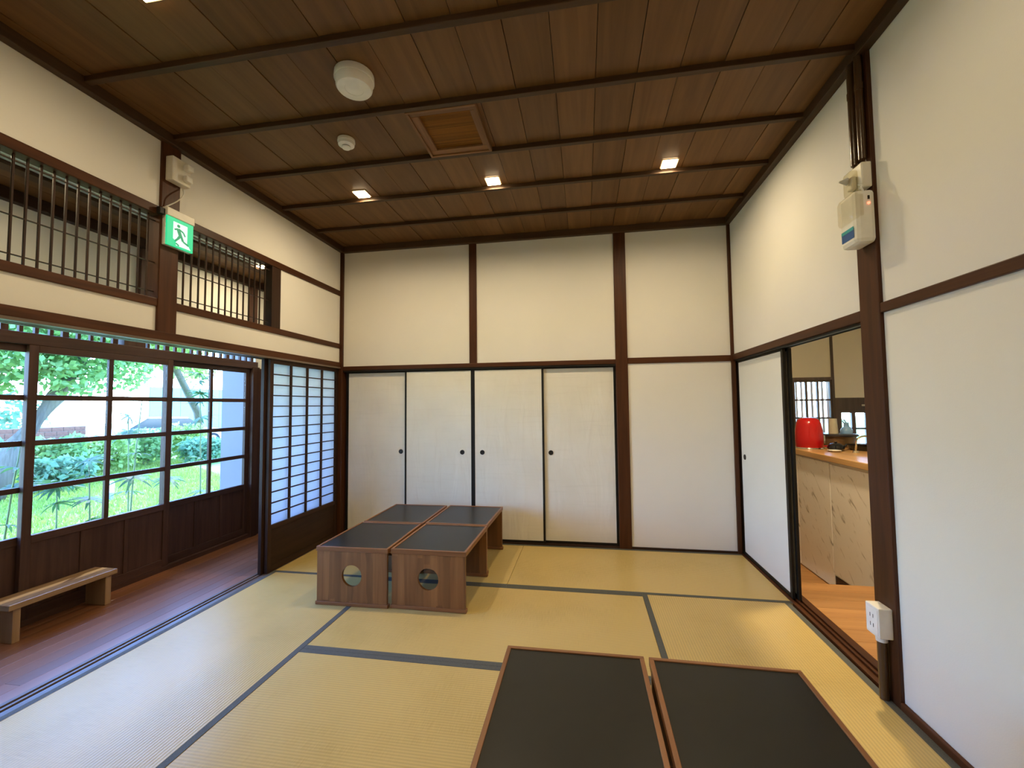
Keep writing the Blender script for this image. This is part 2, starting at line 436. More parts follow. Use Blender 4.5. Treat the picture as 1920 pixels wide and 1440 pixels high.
# ------------------------------------------------------------------ wall on the veranda side (x = 0)
wl = root('wall_left', (-0.03, -2.9, 0), 'white plaster wall panels above the veranda opening', 'wall', kind='structure')
def pl(parent, x0, x1, y0, y1, z0, z1, m=PL): return box('plaster_panel', m, x0, x1, y0, y1, z0, z1, parent)
pl(wl, -0.05, 0.0, -1.845, -0.03, 2.525, 2.99); pl(wl, -0.05, 0.0, -3.82, -1.965, 2.525, 2.99)
pl(wl, -0.05, 0.0, -1.845, -0.03, 1.775, 1.922); pl(wl, -0.05, 0.0, -3.82, -1.965, 1.775, 1.922)
pl(wl, -0.05, 0.0, -0.918, -0.03, 1.968, 2.474)
pl(wl, -0.06, 0.0, YF, -3.90, 0.0, 2.99)
trim(POST('z'), -0.075, 0.016, -1.965, -1.845, 1.772, 2.945, 'reddish brown wall post behind the green exit sign')
trim(POST('z'), -0.075, 0.016, -3.92, -3.82, 0.0, 2.945, 'brown post on the veranda side nearest the viewer')
trim(POST('z'), -0.075, 0.030, -0.030, 0.06, 0.0, 2.945, 'dark corner post where the paper screen meets the closet doors')
for (a, b_, t) in ((-1.845, -0.03, 'over the short transom lattice'), (-3.82, -1.965, 'over the long transom lattice')):
    trim(POST('y'), -0.06, 0.012, a, b_, 2.472, 2.525, 'brown horizontal rail ' + t)
for (a, b_, t) in ((-1.845, -0.03, 'under the short transom lattice'), (-3.82, -1.965, 'under the long transom lattice')):
    trim(POST('y'), -0.06, 0.012, a, b_, 1.922, 1.970, 'brown horizontal rail ' + t)
# head beam with sliding grooves
kb = root('trim_lintel', (-0.05, -1.9, 1.72), 'long brown lintel with sliding grooves above the veranda opening', 'lintel', kind='structure')
box('lintel_face', POST('y'), -0.11, 0.016, -3.82, -0.03, 1.727, 1.776, kb, bev=0.003)
for a, b_ in ((-0.11, -0.09), (-0.07, -0.052), (-0.032, 0.016)):
    box('track_rail', SILLW('y'), a, b_, -3.82, -0.03, 1.712, 1.727, kb)

WN = [0]
def window(label, loc=(0, 0, 0), cat='window'):
    WN[0] += 1
    return root('window_%d' % WN[0], loc, label, cat, kind='structure')
def transom(y0, y1, label, step, endstile):
    w = window(label, (-0.03, (y0+y1)/2, 1.97), 'transom')
    ys = y0
    if endstile: box('end_stile', DARK('z'), -0.055, 0.006, endstile[0], endstile[1], 1.97, 2.472, w, bev=0.002)
    n = int((y1-y0)/step); 
    for k in range(1, n+1):
        yc = y1 - k*step + step*0.15
        if yc < y0+0.01: break
        box('slat', DARK('z'), -0.027, -0.017, yc-0.0042, yc+0.0042, 1.9705, 2.4715, w, bev=0.0015)
    for zz in (2.012, 2.188, 2.440):
        box('cross_rod', DARK('y'), -0.026, -0.018, y0, y1, zz-0.0025, zz+0.0025, w)
    return w
transom(-3.82, -1.965, 'long transom lattice of thin dark vertical slats left of the exit sign', 0.0505, None)
transom(-1.845, -1.02, 'short transom lattice of thin dark slats right of the exit sign', 0.0545, (-1.02, -0.918))

# ------------------------------------------------------------------ wall at the back (y = 0)
wb = root('wall_back', (W/2, 0.04, 0), 'white plaster wall panels above and beside the closet doors', 'wall', kind='structure')
pl(wb, 0.03, 1.385, 0.0, 0.06, 1.735, 2.99); pl(wb, 1.46, 2.79, 0.0, 0.06, 1.735, 2.99)
pl(wb, 2.90, 3.80, 0.0, 0.06, 1.745, 2.99); pl(wb, 2.90, 3.80, 0.0, 0.06, 0.0, 1.69)
box('closet_back', DARK('z'), -0.1, W+0.1, 0.10, 0.13, -0.1, 3.05, wb)
trim(POST('z'), 1.385, 1.46, -0.014, 0.07, 1.733, 2.945, 'slim brown post above the middle of the closet doors')
trim(POST('z'), 2.79, 2.90, -0.016, 0.07, 0.0, 2.945, 'tall brown post to the right of the closet doors')
trim(POST('z'), 3.795, 3.83, -0.02, 0.06, 0.0, 2.945, 'thin brown corner post between back wall and kitchen side wall')
trim(POST('x'), 0.03, 2.79, -0.016, 0.07, 1.692, 1.735, 'brown lintel over the four closet doors')
trim(LACQ, 0.03, 2.79, -0.010, 0.07, 1.678, 1.692, 'black lacquered track under the closet lintel', 0)
trim(POST('x'), 2.90, 3.795, -0.012, 0.05, 1.690, 1.745, 'brown rail between the two white panels right of the tall post')
trim(DARK('x'), 0.03, 2.79, -0.012, 0.07, -0.055, 0.012, 'dark sill board under the closet doors', 0.002)
trim(DARK('x'), 2.90, 3.795, -0.012, 0.05, -0.055, 0.020, 'thin dark skirting under the white panel right of the tall post', 0.002)

DN = [0]
def round_pull(parent, loc, normal):
    """recessed round finger pull, its axis along normal ('y' or 'x')"""
    prof = [(0.0, -0.0006), (0.016, -0.0006), (0.018, -0.0028), (0.0225, -0.0034), (0.0235, 0.003), (0.0, 0.003)]
    o = lathe('finger_pull', prof, PULL, parent, loc, 24, axis=normal)
    return o
def fusuma_y(x0, x1, y0, label, pullx, sl=0.019):
    """closet door lying in the y plane"""
    DN[0] += 1
    d = root('door_%d' % DN[0], ((x0+x1)/2, y0+0.009, 0.012), label, 'sliding door', kind='structure')
    z0, z1 = 0.0125, 1.6775; y1 = y0+0.018
    box('stile', LACQ, x0, x0+sl, y0, y1, z0, z1, d, bev=0.002)
    box('stile', LACQ, x1-sl, x1, y0, y1, z0, z1, d, bev=0.002)
    box('rail', LACQ, x0+sl, x1-sl, y0, y1, z0, z0+0.022, d, bev=0.002)
    box('rail', LACQ, x0+sl, x1-sl, y0, y1, z1-0.014, z1, d, bev=0.002)
    box('paper_panel', mat_paper_fusuma(), x0+sl, x1-sl, y0+0.003, y1-0.003, z0+0.022, z1-0.014, d)
    round_pull(d, Vector((pullx, y0+0.0022, 0.86)) - d.location, 'y')
    return d
fusuma_y(0.055, 0.735, 0.030, 'cream closet door at the corner by the paper screen, leftmost of four', 0.652)
fusuma_y(0.703, 1.412, 0.006, 'cream closet door with its round pull by the middle seam, second from the paper screen', 1.303)
fusuma_y(1.413, 2.112, 0.006, 'cream closet door right of the middle seam, third from the paper screen', 1.505)
fusuma_y(2.085, 2.788, 0.030, 'wrinkled cream closet door next to the tall brown post', 2.172)

# ------------------------------------------------------------------ wall on the kitchen side (x = W)
wr = root('wall_right', (W+0.04, -2.8, 0), 'white plaster wall panels on the kitchen side', 'wall', kind='structure')
pl(wr, W, W+0.08, -1.81, 0.0, 1.75, 2.99)
pl(wr, W, W+0.08, YF, -1.95, 1.755, 2.99); pl(wr, W, W+0.08, YF, -1.95, 0.0, 1.71)
trim(POST('z'), W-0.016, W+0.095, -1.95, -1.81, -0.055, 2.945, 'big brown post between the kitchen doorway and the white wall')
trim(POST('y'), W-0.014, W+0.11, -1.81, -0.02, 1.698, 1.75, 'brown lintel above the sliding door to the kitchen')
trim(LACQ, W+0.002, W+0.03, -1.81, -0.02, 1.686, 1.698, 'black track strip under the kitchen door lintel', 0)
trim(LACQ, W+0.052, W+0.058, -1.81, -0.02, 1.686, 1.698, 'thin dark divider strip under the kitchen door lintel', 0)
trim(POST('y'), W-0.014, W+0.08, YF, -1.95, 1.71, 1.755, 'brown rail on the white wall right of the big post')
trim(POST('y'), W-0.018, W, YF, -1.95, -0.055, 0.030, 'brown skirting at the foot of the white wall right of the big post')
ks = root('trim_threshold', (W+0.05, -0.9, -0.02), 'brown grooved threshold of the kitchen doorway', 'threshold', kind='structure')
box('track_bed', POST('y'), W, W+0.115, -1.81, 0.0, -0.06, -0.010, ks)
for a, b_ in ((0.0, 0.022), (0.042, 0.052), (0.072, 0.115)):
    box('track_rail', POST('y'), W+a, W+b_, -1.81, 0.0, -0.010, 0.003, ks, bev=0.001)
def fusuma_x(x0, y0, y1, label, pully=None, sl=0.032):
    DN[0] += 1
    d = root('door_%d' % DN[0], (x0+0.009, (y0+y1)/2, 0.003), label, 'sliding door', kind='structure')
    z0, z1 = 0.004, 1.686; x1 = x0+0.018
    box('stile', LACQ, x0, x1, y0, y0+sl, z0, z1, d, bev=0.002)
    box('stile', LACQ, x0, x1, y1-0.02, y1, z0, z1, d, bev=0.002)
    box('rail', LACQ, x0, x1, y0+sl, y1-0.02, z0, z0+0.028, d, bev=0.002)
    box('rail', LACQ, x0, x1, y0+sl, y1-0.02, z1-0.016, z1, d, bev=0.002)
    box('paper_panel', plaster('door_paper', (0.76, 0.74, 0.67)), x0+0.003, x1-0.003, y0+sl, y1-0.02, z0+0.028, z1-0.016, d)
    if pully is not None: round_pull(d, Vector((x0+0.0022, pully, 0.852)) - d.location, 'x')
    return d
fusuma_x(W+0.022, -0.898, -0.02, 'white black-framed sliding door half closing the kitchen doorway', -0.115)
fusuma_x(W+0.0525, -0.918, -0.06, 'second black-edged sliding door tucked behind the white kitchen door')

# wall behind the viewer
wf = box('wall_front', PL, -1.0, W+0.1, YF-0.08, YF, 0.0, 3.0)
tag(wf, 'white plaster wall at the near end of the room', 'wall', kind='structure')

# ------------------------------------------------------------------ paper screens (shoji)
def shoji(x0, y0, y1, label):
    DN[0] += 1
    d = root('door_%d' % DN[0], (x0+0.014, (y0+y1)/2, 0.0), label, 'paper screen', kind='structure')
    x1 = x0+0.028; z0, z1 = 0.001, 1.712
    gy0, gy1, gz0, gz1 = y0+0.038, y1-0.045, 0.37, 1.677
    box('stile', DARK('z'), x0, x1, y0, gy0, z0, z1, d, bev=0.002)
    box('stile', DARK('z'), x0, x1, gy1, y1, z0, z1, d, bev=0.002)
    box('rail', DARK('y'), x0, x1, gy0, gy1, gz1, z1, d, bev=0.002)
    box('rail', DARK('y'), x0, x1, gy0, gy1, gz0-0.035, gz0, d, bev=0.002)
    box('rail', DARK('y'), x0, x1, gy0, gy1, z0, z0+0.05, d, bev=0.002)
    box('hip_board', DARK('y'), x0+0.006, x1-0.006, gy0, gy1, z0+0.05, gz0-0.035, d)
    nc, nr = 4, 15
    cw, rh = (gy1-gy0)/nc, (gz1-gz0)/nr
    for k in range(1, nc):
        yc = gy0+k*cw
        box('vertical_muntin', DARK('z'), x0+0.010, x1-0.003, yc-0.009, yc+0.009, gz0, gz1, d)
    for k in range(1, nr):
        zc = gz0+k*rh
        box('cross_muntin', DARK('y'), x0+0.011, x1-0.004, gy0, gy1, zc-0.0045, zc+0.0045, d)
    for a in range(nc):
        for b_ in range(nr):
            box('paper_pane', mat_shoji(), x0+0.0095, x0+0.0103, gy0+a*cw, gy0+(a+1)*cw, gz0+b_*rh, gz0+(b_+1)*rh, d)
    return d
shoji(-0.034, -1.005, -0.032, 'dark paper screen with small white panes on the room side track')
shoji(-0.070, -1.030, -0.032, 'second dark paper screen on the veranda side track behind the first')

shoji(-0.034, -3.815, -2.860, 'added unseen paper screen cutting daylight at the near part of the veranda opening')  # added out of view to hold blue daylight off the near wall and mats

# ------------------------------------------------------------------ veranda: window wall (x = -0.95), end wall, ceiling
XV = -0.95
wv = root('wall_veranda', (XV-0.05, -2.8, 0), 'white plaster strip above the veranda windows', 'wall', kind='structure')
pl(wv, XV-0.06, XV, YF, 0.08, 2.05, 2.585)
pl(wv, XV-0.06, XV, YF, -3.86, 0.0, 2.05)
trim(SASH('y'), XV-0.06, XV+0.03, -3.86, -0.06, 1.725, 1.80, 'brown head beam over the veranda windows')
trim(SASH('y'), XV-0.06, XV+0.03, -3.86, -0.06, 1.98, 2.05, 'brown beam over the small barred lights of the veranda')
trim(DARK('y'), XV-0.06, XV+0.05, YF, 0.08, 2.585, 2.66, 'dark wall plate under the veranda ceiling')
trim(SASH('y'), XV-0.06, XV+0.03, -3.86, -0.06, -0.06, 0.028, 'dark sill beam under the veranda windows')
trim(SASH('z'), XV-0.06, XV+0.04, -0.135, -0.045, -0.06, 1.745, 'brown post at the far end of the veranda windows')
trim(SASH('z'), XV-0.06, XV+0.04, -3.94, -3.86, -0.06, 2.05, 'brown post at the near end of the veranda windows')
trim(SASH('z'), XV-0.06, XV+0.02, -0.045, 0.02, -0.06, 1.735, 'brown board closing the corner at the far end of the veranda windows')
pl(wv, XV-0.06, XV, -0.06, 0.08, 1.735, 2.05)
trim(SASH('z'), XV-0.06, XV+0.03, -1.305, -1.215, 2.05, 2.585, 'brown stud on the white strip above the veranda windows, left one')
trim(SASH('z'), XV-0.06, XV+0.03, -0.17, -0.08, 2.05, 2.585, 'brown stud on the white strip above the veranda windows, near its far end')
# barred lights
bl = window('row of small barred lights above the veranda windows', (XV, -2.0, 1.80), 'window')
for (a, b_) in ((-3.86, -1.40), (-1.24, -0.06)):
    yc = b_-0.04; k = 0
    while yc > a+0.03:
        wdt = 0.010 if k % 4 else 0.018
        box('bar', SASH('z'), XV-0.03, XV-0.01, yc-wdt, yc+wdt, 1.80, 1.98, bl)
        yc -= 0.078; k += 1
    box('pane', GLASS, XV-0.041, XV-0.038, a, b_, 1.80, 1.98, bl)
box('block', SASH('z'), XV-0.05, XV+0.02, -1.40, -1.24, 1.80, 1.98, bl, bev=0.003)

def sash(y0, y1, x0, label):
    w = window(label, (x0+0.015, (y0+y1)/2, 0.028))
    x1 = x0+0.030; z0, z1 = 0.0285, 1.7245
    gz0, gz1 = 0.535, 1.680; st = 0.050
    box('stile', SASH('z'), x0, x1, y0, y0+st, z0, z1, w, bev=0.003)
    box('stile', SASH('z'), x0, x1, y1-st, y1, z0, z1, w, bev=0.003)
    box('rail', SASH('y'), x0, x1, y0+st, y1-st, gz1, z1, w, bev=0.003)
    box('rail', SASH('y'), x0, x1, y0+st, y1-st, gz0-0.05, gz0, w, bev=0.003)
    box('rail', SASH('y'), x0, x1, y0+st, y1-st, z0, z0+0.06, w, bev=0.003)
    gy0, gy1 = y0+st, y1-st
    ym = (gy0+gy1)/2
    box('vertical_muntin', SASH('z'), x0+0.004, x1-0.004, ym-0.0155, ym+0.0155, gz0, gz1, w, bev=0.002)
    rh = (gz1-gz0)/4
    for k in (1, 2, 3):
        zc = gz0+rh*k
        for a, b_ in ((gy0, ym-0.0155), (ym+0.0155, gy1)):
            box('cross_muntin', SASH('y'), x0+0.004, x1-0.004, a, b_, zc-0.0170, zc+0.0170, w, bev=0.002)
    for k in range(4):
        for a, b_ in ((gy0, ym-0.0155), (ym+0.0155, gy1)):
            box('pane', GLASS, x0+0.013, x0+0.016, a, b_, gz0+rh*k+(0.0170 if k else 0), gz0+rh*(k+1)-(0.0170 if k < 3 else 0), w)
    n = 3; bw = (gy1-gy0)/n
    for k in range(n):
        box('board', SASH('z'), x0+0.008, x1-0.010, gy0+k*bw, gy0+(k+1)*bw, z0+0.06, gz0-0.05, w, bev=0.002)
        if k: box('batten', SASH('z'), x0+0.018, x1-0.001, gy0+k*bw-0.014, gy0+k*bw+0.014, z0+0.06, gz0-0.05, w, bev=0.002)
    return w
sash(-1.050, -0.135, XV-0.032, 'glazed wooden window sash at the far end of the veranda, white wall behind it')
sash(-1.965, -1.010, XV+0.000, 'glazed wooden window sash in the middle of the view, sunlit car and fence behind it')
sash(-2.870, -1.900, XV-0.032, 'glazed wooden window sash behind the low bench, second from the near end')
sash(-3.850, -2.850, XV+0.000, 'glazed wooden window sash at the near end of the veranda')
# end wall of the veranda
we = root('wall_veranda_end', (-0.5, 0.04, 0), 'brown boarded end wall of the veranda with white strip on top', 'wall', kind='structure')
for k in range(3):
    box('board', wood('end_board', 'z', (0.15, 0.062, 0.030), (0.28, 0.130, 0.068), 0.35), -0.95+0.3066*k, -0.95+0.3066*(k+1)-0.001, 0.02, 0.05, -0.045, 1.70, we, bev=0.002)
box('rail', SASH('x'), -0.95, -0.076, 0.010, 0.05, 1.70, 1.735, we, bev=0.002)
pl(we, -1.0, -0.05, 0.02, 0.08, 1.735, 2.7)
# veranda ceiling
cv = root('ceiling_veranda', (-0.48, -2.8, 2.66), 'brown board ceiling of the veranda with a pale slatted vent strip', 'ceiling', kind='structure')
for a, b_ in ((-1.0, -0.775), (-0.775, -0.625)):
    box('board', CEIL('y'), a+0.001, b_-0.001, YF, 0.08, 2.66, 2.675, cv, bev=0.001)
box('batten', BATT('y'), -0.64, -0.555, YF, 0.08, 2.640, 2.66, cv, bev=0.002)
for k in range(8):
    xa = -0.555+0.062*k
    box('vent_slat', flat('vent_slat_grey', (0.62, 0.68, 0.70), 0.4), xa, xa+0.050, YF, 0.08, 2.662, 2.670, cv)
box('backing', DARK('y'), -1.05, -0.06, YF, 0.1, 2.68, 2.71, cv)
trim(DARK('y'), -0.11, -0.055, YF, 0.0, 2.60, 2.68, 'dark beam under the veranda ceiling on the room side')

# ------------------------------------------------------------------ kitchen shell
XK = 4.55; YK = 2.0; ZL = -0.26
kf = root('floor_kitchen', (4.3, -1.2, 0), 'orange brown plank floor of the kitchen passage', 'floor', kind='structure')
for k in range(12):
    a = -2.2+0.1342*k
    box('plank', KFLOOR('x'), W+0.1155, 5.4, a+0.0007, a+0.1335, -0.03, 0.0, kf, bev=0.001)
box('step_face', KFLOOR('x'), W+0.1155, XK-0.03, -0.60, -0.585, ZL, -0.031, kf)
kl = root('floor_kitchen_low', (4.9, 0.7, ZL), 'lower orange brown plank floor beside the kitchen counter', 'floor', kind='structure')
for k in range(8):
    a = -0.585+0.325*k
    box('plank', KFLOOR('x'), W+0.1155, 6.7, a+0.0007, a+0.3243, ZL-0.03, ZL, kl, bev=0.001)
wk = root('wall_kitchen', (5.4, YK, 0), 'cream far wall of the kitchen with brown framing', 'wall', kind='structure')
def kp(x0, x1, z0, z1, m=PLK, n='plaster_panel'): return box(n, m, x0, x1, YK, YK+0.06, z0, z1, wk)
kp(3.6, 5.17, ZL, 2.62); kp(5.17, 5.625, 1.638, 2.62); kp(5.655, 6.8, 1.37, 2.62)
kp(5.17, 5.66, ZL, 0.80); kp(5.66, 6.8, ZL, 0.56); kp(6.06, 6.8, 0.56, 1.20)
KW = wood('kitchen_frame', 'z', (0.060, 0.040, 0.034), (0.12, 0.082, 0.068), 0.45)
box('frame_post', KW, 5.625, 5.655, YK-0.015, YK+0.06, 0.56, 2.62, wk, bev=0.002)
box('frame_post', KW, 5.655, 5.70, YK-0.010, YK+0.06, 0.56, 1.37, wk, bev=0.002)
box('frame_board', KW, 5.70, 6.06, YK-0.010, YK+0.06, 1.20, 1.37, wk, bev=0.002)
box('frame_board', KW, 6.02, 6.12, YK-0.012, YK+0.06, 0.56, 1.20, wk, bev=0.002)
box('frame_rail', KW, 5.13, 5.625, YK-0.015, YK+0.06, 1.600, 1.638, wk, bev=0.002)
tag(box('wall_kitchen_side', PLK, 6.8, 6.88, -2.3, YK+0.06, ZL, 2.62), 'cream side wall at the far right of the kitchen', 'wall', kind='structure')
tag(box('wall_kitchen_near', PLK, W+0.1, 6.88, -2.3, -2.22, ZL, 2.62), 'cream near wall of the kitchen', 'wall', kind='structure')
tag(box('wall_kitchen_closet', PLK, W+0.08, W+0.12, 0.0, YK, ZL, 2.62), 'cream kitchen wall behind the closet', 'wall', kind='structure')
tag(box('wall_kitchen_over_door', PLK, W+0.081, W+0.11, -2.22, 0.0, 1.751, 2.62), 'cream kitchen wall above the doorway', 'wall', kind='structure')
tag(box('ceiling_kitchen', PLK, W+0.1, 6.88, -2.3, YK+0.06, 2.62, 2.68), 'cream kitchen ceiling', 'ceiling', kind='structure')
def kwindow(x0, x1, z0, z1, cols, rows, label, fr=0.022):
    w = window(label, ((x0+x1)/2, YK+0.01, z0))
    m = KW
    box('stile', m, x0, x0+fr, YK-0.005, YK+0.03, z0, z1, w); box('stile', m, x1-fr, x1, YK-0.005, YK+0.03, z0, z1, w)
    box('rail', m, x0+fr, x1-fr, YK-0.005, YK+0.03, z0, z0+fr, w); box('rail', m, x0+fr, x1-fr, YK-0.005, YK+0.03, z1-fr, z1, w)
    cw, rh = (x1-x0-2*fr)/cols, (z1-z0-2*fr)/rows
    for k in range(1, cols): box('vertical_muntin', m, x0+fr+k*cw-0.011, x0+fr+k*cw+0.011, YK, YK+0.025, z0+fr, z1-fr, w)
    for k in range(1, rows): box('cross_muntin', m, x0+fr, x1-fr, YK+0.001, YK+0.024, z0+fr+k*rh-0.010, z0+fr+k*rh+0.010, w)
    for a in range(cols):
        for b_ in range(rows):
            box('pane', GLASS, x0+fr+a*cw, x0+fr+(a+1)*cw, YK+0.011, YK+0.013, z0+fr+b_*rh, z0+fr+(b_+1)*rh, w)
    return w
kw1 = kwindow(5.17, 5.625, 0.86, 1.60, 3, 3, 'kitchen window with outside bars behind the red dome')
xx = 5.18
while xx < 5.66:
    box('outside_bar', wood('bar_wood', 'z', (0.62, 0.46, 0.38), (0.80, 0.62, 0.52), 0.6), xx, xx+0.026, YK+0.10, YK+0.125, 0.80, 1.66, kw1); xx += 0.062
kwindow(5.70, 5.86, 0.56, 1.20, 1, 3, 'narrow kitchen window left of the faucet')
kwindow(5.86, 6.02, 0.56, 1.20, 1, 3, 'narrow kitchen window behind the faucet')

# ------------------------------------------------------------------ tatami mats
def tatami(x0, x1, y0, y1, axis, label):
    d = root('tatami_mat', ((x0+x1)/2, (y0+y1)/2, -0.055), label, 'tatami mat', 'straw mats on the room floor')
    g = 0.0008
    hx, hy = (x1-x0)/2-g, (y1-y0)/2-g
    box('mat_body', mat_tatami(axis), -hx, hx, -hy, hy, 0.0, 0.055, d, bev=0.002, local=True)
    t = 0.0012; bw = 0.033
    if axis == 'x':
        box('border', HERI, -hx, hx, -hy, -hy+bw, 0.0548, 0.055+t, d, local=True)
        box('border', HERI, -hx, hx, hy-bw, hy, 0.0548, 0.055+t, d, local=True)
    else:
        box('border', HERI, -hx, -hx+bw, -hy, hy, 0.0548, 0.055+t, d, local=True)
        box('border', HERI, hx-bw, hx, -hy, hy, 0.0548, 0.055+t, d, local=True)
    return d
tatami(0, 2*M, -M, -0.012, 'x', 'straw mat along the closet doors under the four-table group')
tatami(2*M, W, -M, -0.012, 'x', 'straw mat along the back wall in front of the tall brown post')
tatami(0, M, -3*M, -M, 'y', 'straw mat beside the veranda sill, lit bluish by the windows')
tatami(M, 3*M, -2*M, -M, 'x', 'straw mat in the middle, just in front of the four-table group')
tatami(3*M, W-0.018, -3*M, -M, 'y', 'straw mat beside the kitchen doorway')
tatami(M, 3*M, -3*M, -2*M, 'x', 'straw mat in the foreground, left of the two near tables')
tatami(0, 2*M, -4*M, -3*M, 'x', 'straw mat nearest the viewer at the veranda side')
tatami(2*M, W-0.018, -4*M, -3*M, 'x', 'straw mat nearest the viewer at the kitchen side')
for k in range(4):
    tatami(0 if k % 2 == 0 else 2*M, 2*M if k % 2 == 0 else W-0.018, -(5+k//2)*M, -(4+k//2)*M, 'x',
           ['straw mat just behind the viewer at the veranda side', 'straw mat just behind the viewer at the kitchen side',
            'straw mat at the near wall, veranda side', 'straw mat at the near wall, kitchen side'][k])

# ------------------------------------------------------------------ low tables
def panel_with_hole(w, h, t, r, mat, name, parent, loc):
    """upright panel in the xz plane with a round hole"""
    bm = bmesh.new(); n = 40
    cz = h*0.53
    outer = []
    for k in range(n):
        a = 2*math.pi*k/n + math.pi/n
        dx, dz = math.cos(a), math.sin(a)
        s_ = min((w/2)/abs(dx) if abs(dx) > 1e-6 else 9, ((h-cz) if dz > 0 else cz)/abs(dz) if abs(dz) > 1e-6 else 9)
        outer.append((dx*s_, cz+dz*s_))
    corners = [(w/2, h), (-w/2, h), (-w/2, 0), (w/2, 0)]
    for c in corners:       # snap the nearest outline point to the corner
        i = min(range(n), key=lambda q: (outer[q][0]-c[0])**2+(outer[q][1]-c[1])**2); outer[i] = c
    rings = {}
    for s_ in (-1, 1):
        rings[s_] = ([bm.verts.new((p[0], s_*t/2, p[1])) for p in outer],
                     [bm.verts.new((r*math.cos(2*math.pi*k/n+math.pi/n), s_*t/2, cz+r*math.sin(2*math.pi*k/n+math.pi/n))) for k in range(n)])
    for k in range(n):
        j = (k+1) % n
        for s_ in (-1, 1):
            o_, i_ = rings[s_]; bm.faces.new((o_[k], o_[j], i_[j], i_[k]))
        bm.faces.new((rings[-1][0][k], rings[-1][0][j], rings[1][0][j], rings[1][0][k]))
        bm.faces.new((rings[-1][1][k], rings[-1][1][j], rings[1][1][j], rings[1][1][k]))
    return bm_obj(name, bm, mat, parent, loc)
TW, TD, TH = 0.510, 0.615, 0.380
def make_table():
    d = root('low_table', (0, 0, 0), '', 'table', 'low wooden floor tables with black tops')
    rw, rh = 0.016, 0.030
    hx, hy = TW/2, TD/2
    box('top_panel', BLACKTOP, -hx+rw, hx-rw, -hy+rw, hy-rw, TH-0.024, TH-0.004, d, local=True)
    box('top_rim', RIMW('x'), -hx, hx, -hy, -hy+rw, TH-rh, TH, d, bev=0.002, local=True)
    box('top_rim', RIMW('x'), -hx, hx, hy-rw, hy, TH-rh, TH, d, bev=0.002, local=True)
    box('top_rim', RIMW('y'), -hx, -hx+rw, -hy+rw, hy-rw, TH-rh, TH, d, bev=0.002, local=True)
    box('top_rim', RIMW('y'), hx-rw, hx, -hy+rw, hy-rw, TH-rh, TH, d, bev=0.002, local=True)
    me = None
    for s_ in (-1, 1):
        panel_with_hole(TW-0.012, TH-rh-0.020, 0.020, 0.070, TABLEW('z'), 'end_panel', d, (0, s_*(hy-0.014), 0.020))
        box('foot', RIMW('x'), -hx-0.002, hx+0.002, s_*(hy-0.014)-0.017, s_*(hy-0.014)+0.017, 0.0, 0.022, d, bev=0.003, local=True)
    return d
tb = make_table()
spots = [((0.950, -1.110), 0.012, 'low table with a round hole, nearest the veranda in the four-table group'),
         ((1.480, -1.095), -0.004, 'low table with a round hole, front right of the four-table group'),
         ((0.950, -0.475), 0.006, 'low table at the back left of the four-table group, by the paper screen'),
         ((1.478, -0.462), -0.012, 'low table at the back right of the four-table group, by the closet doors'),
         ((2.440, -2.710), 0.004, 'near low table with black top in the foreground, left one of the pair'),
         ((2.965, -2.712), -0.006, 'near low table with black top in the foreground, right one of the pair')]
for i, (p, a, lab) in enumerate(spots):
    o = tb if i == 0 else copy_tree(tb)
    o.location = (p[0], p[1], 0.0014); o.rotation_euler = (0, 0, a); o['label'] = lab

# ------------------------------------------------------------------ bench on the veranda
bn = root('low_bench', (-0.81, -1.845, -0.01), 'small low wooden bench on the veranda planks under the windows', 'bench')
box('seat_board', BENCHW('y'), -0.095, 0.095, -0.285, 0.285, 0.192, 0.225, bn, bev=0.004, local=True)
box('leg', BENCHW('z'), -0.085, 0.080, -0.258, -0.222, 0.0, 0.192, bn, bev=0.003, local=True)
box('leg', BENCHW('z'), -0.085, 0.080, 0.222, 0.258, 0.0, 0.192, bn, bev=0.003, local=True)

# ------------------------------------------------------------------ ceiling fittings
LENS = mat_lamp('lamp_lens', (1.0, 0.80, 0.48), 36.0)
def downlight(x, y, label, z=ZC, power=LAMP_POWER, size=0.094, group='square ceiling downlights'):
    d = root('downlight', (x, y, z), label, 'ceiling lamp', group)
    h = size/2; f = 0.009
    fm = flat('lamp_frame', (0.55, 0.42, 0.25), 0.4)
    box('frame_bar', fm, -h-f, h+f, -h-f, -h, -0.006, 0.0, d, bev=0.001, local=True)
    box('frame_bar', fm, -h-f, h+f, h, h+f, -0.006, 0.0, d, bev=0.001, local=True)
    box('frame_bar', fm, -h-f, -h, -h, h, -0.006, 0.0, d, bev=0.001, local=True)
    box('frame_bar', fm, h, h+f, -h, h, -0.006, 0.0, d, bev=0.001, local=True)
    box('lens', LENS, -h, h, -h, h, -0.011, 0.0, d, local=True)
    ld = bpy.data.lights.new('downlight_lamp', 'AREA'); ld.shape = 'SQUARE'; ld.size = size*0.9
    ld.energy = power; ld.color = LAMP_COLOR; ld.spread = math.radians(170)
    lo = bpy.data.objects.new('lamp_light', ld); link(lo, d); lo.location = (0, 0, -0.014)
    return d
downlight(0.800, -1.045, 'square warm downlight on the ceiling, nearest the veranda wall in the back row')
downlight(1.855, -1.045, 'square warm downlight on the ceiling, in the middle of the back row')
downlight(3.110, -1.045, 'square warm downlight on the ceiling, nearest the kitchen wall in the back row')
downlight(0.800, -2.735, 'warm downlight above the near veranda side, cut off by the top edge of the picture', power=LAMP_POWER*0.55)
downlight(1.855, -2.735, 'square warm downlight overhead, in the middle of the near row', power=LAMP_POWER*0.28)
downlight(3.110, -2.735, 'square warm downlight overhead, nearest the kitchen wall in the near row', power=LAMP_POWER*0.32)
downlight(1.0, -4.45, 'square warm downlight behind the viewer at the veranda side', power=LAMP_POWER*0.4)
downlight(2.9, -4.45, 'square warm downlight behind the viewer at the kitchen side', power=LAMP_POWER*0.4)
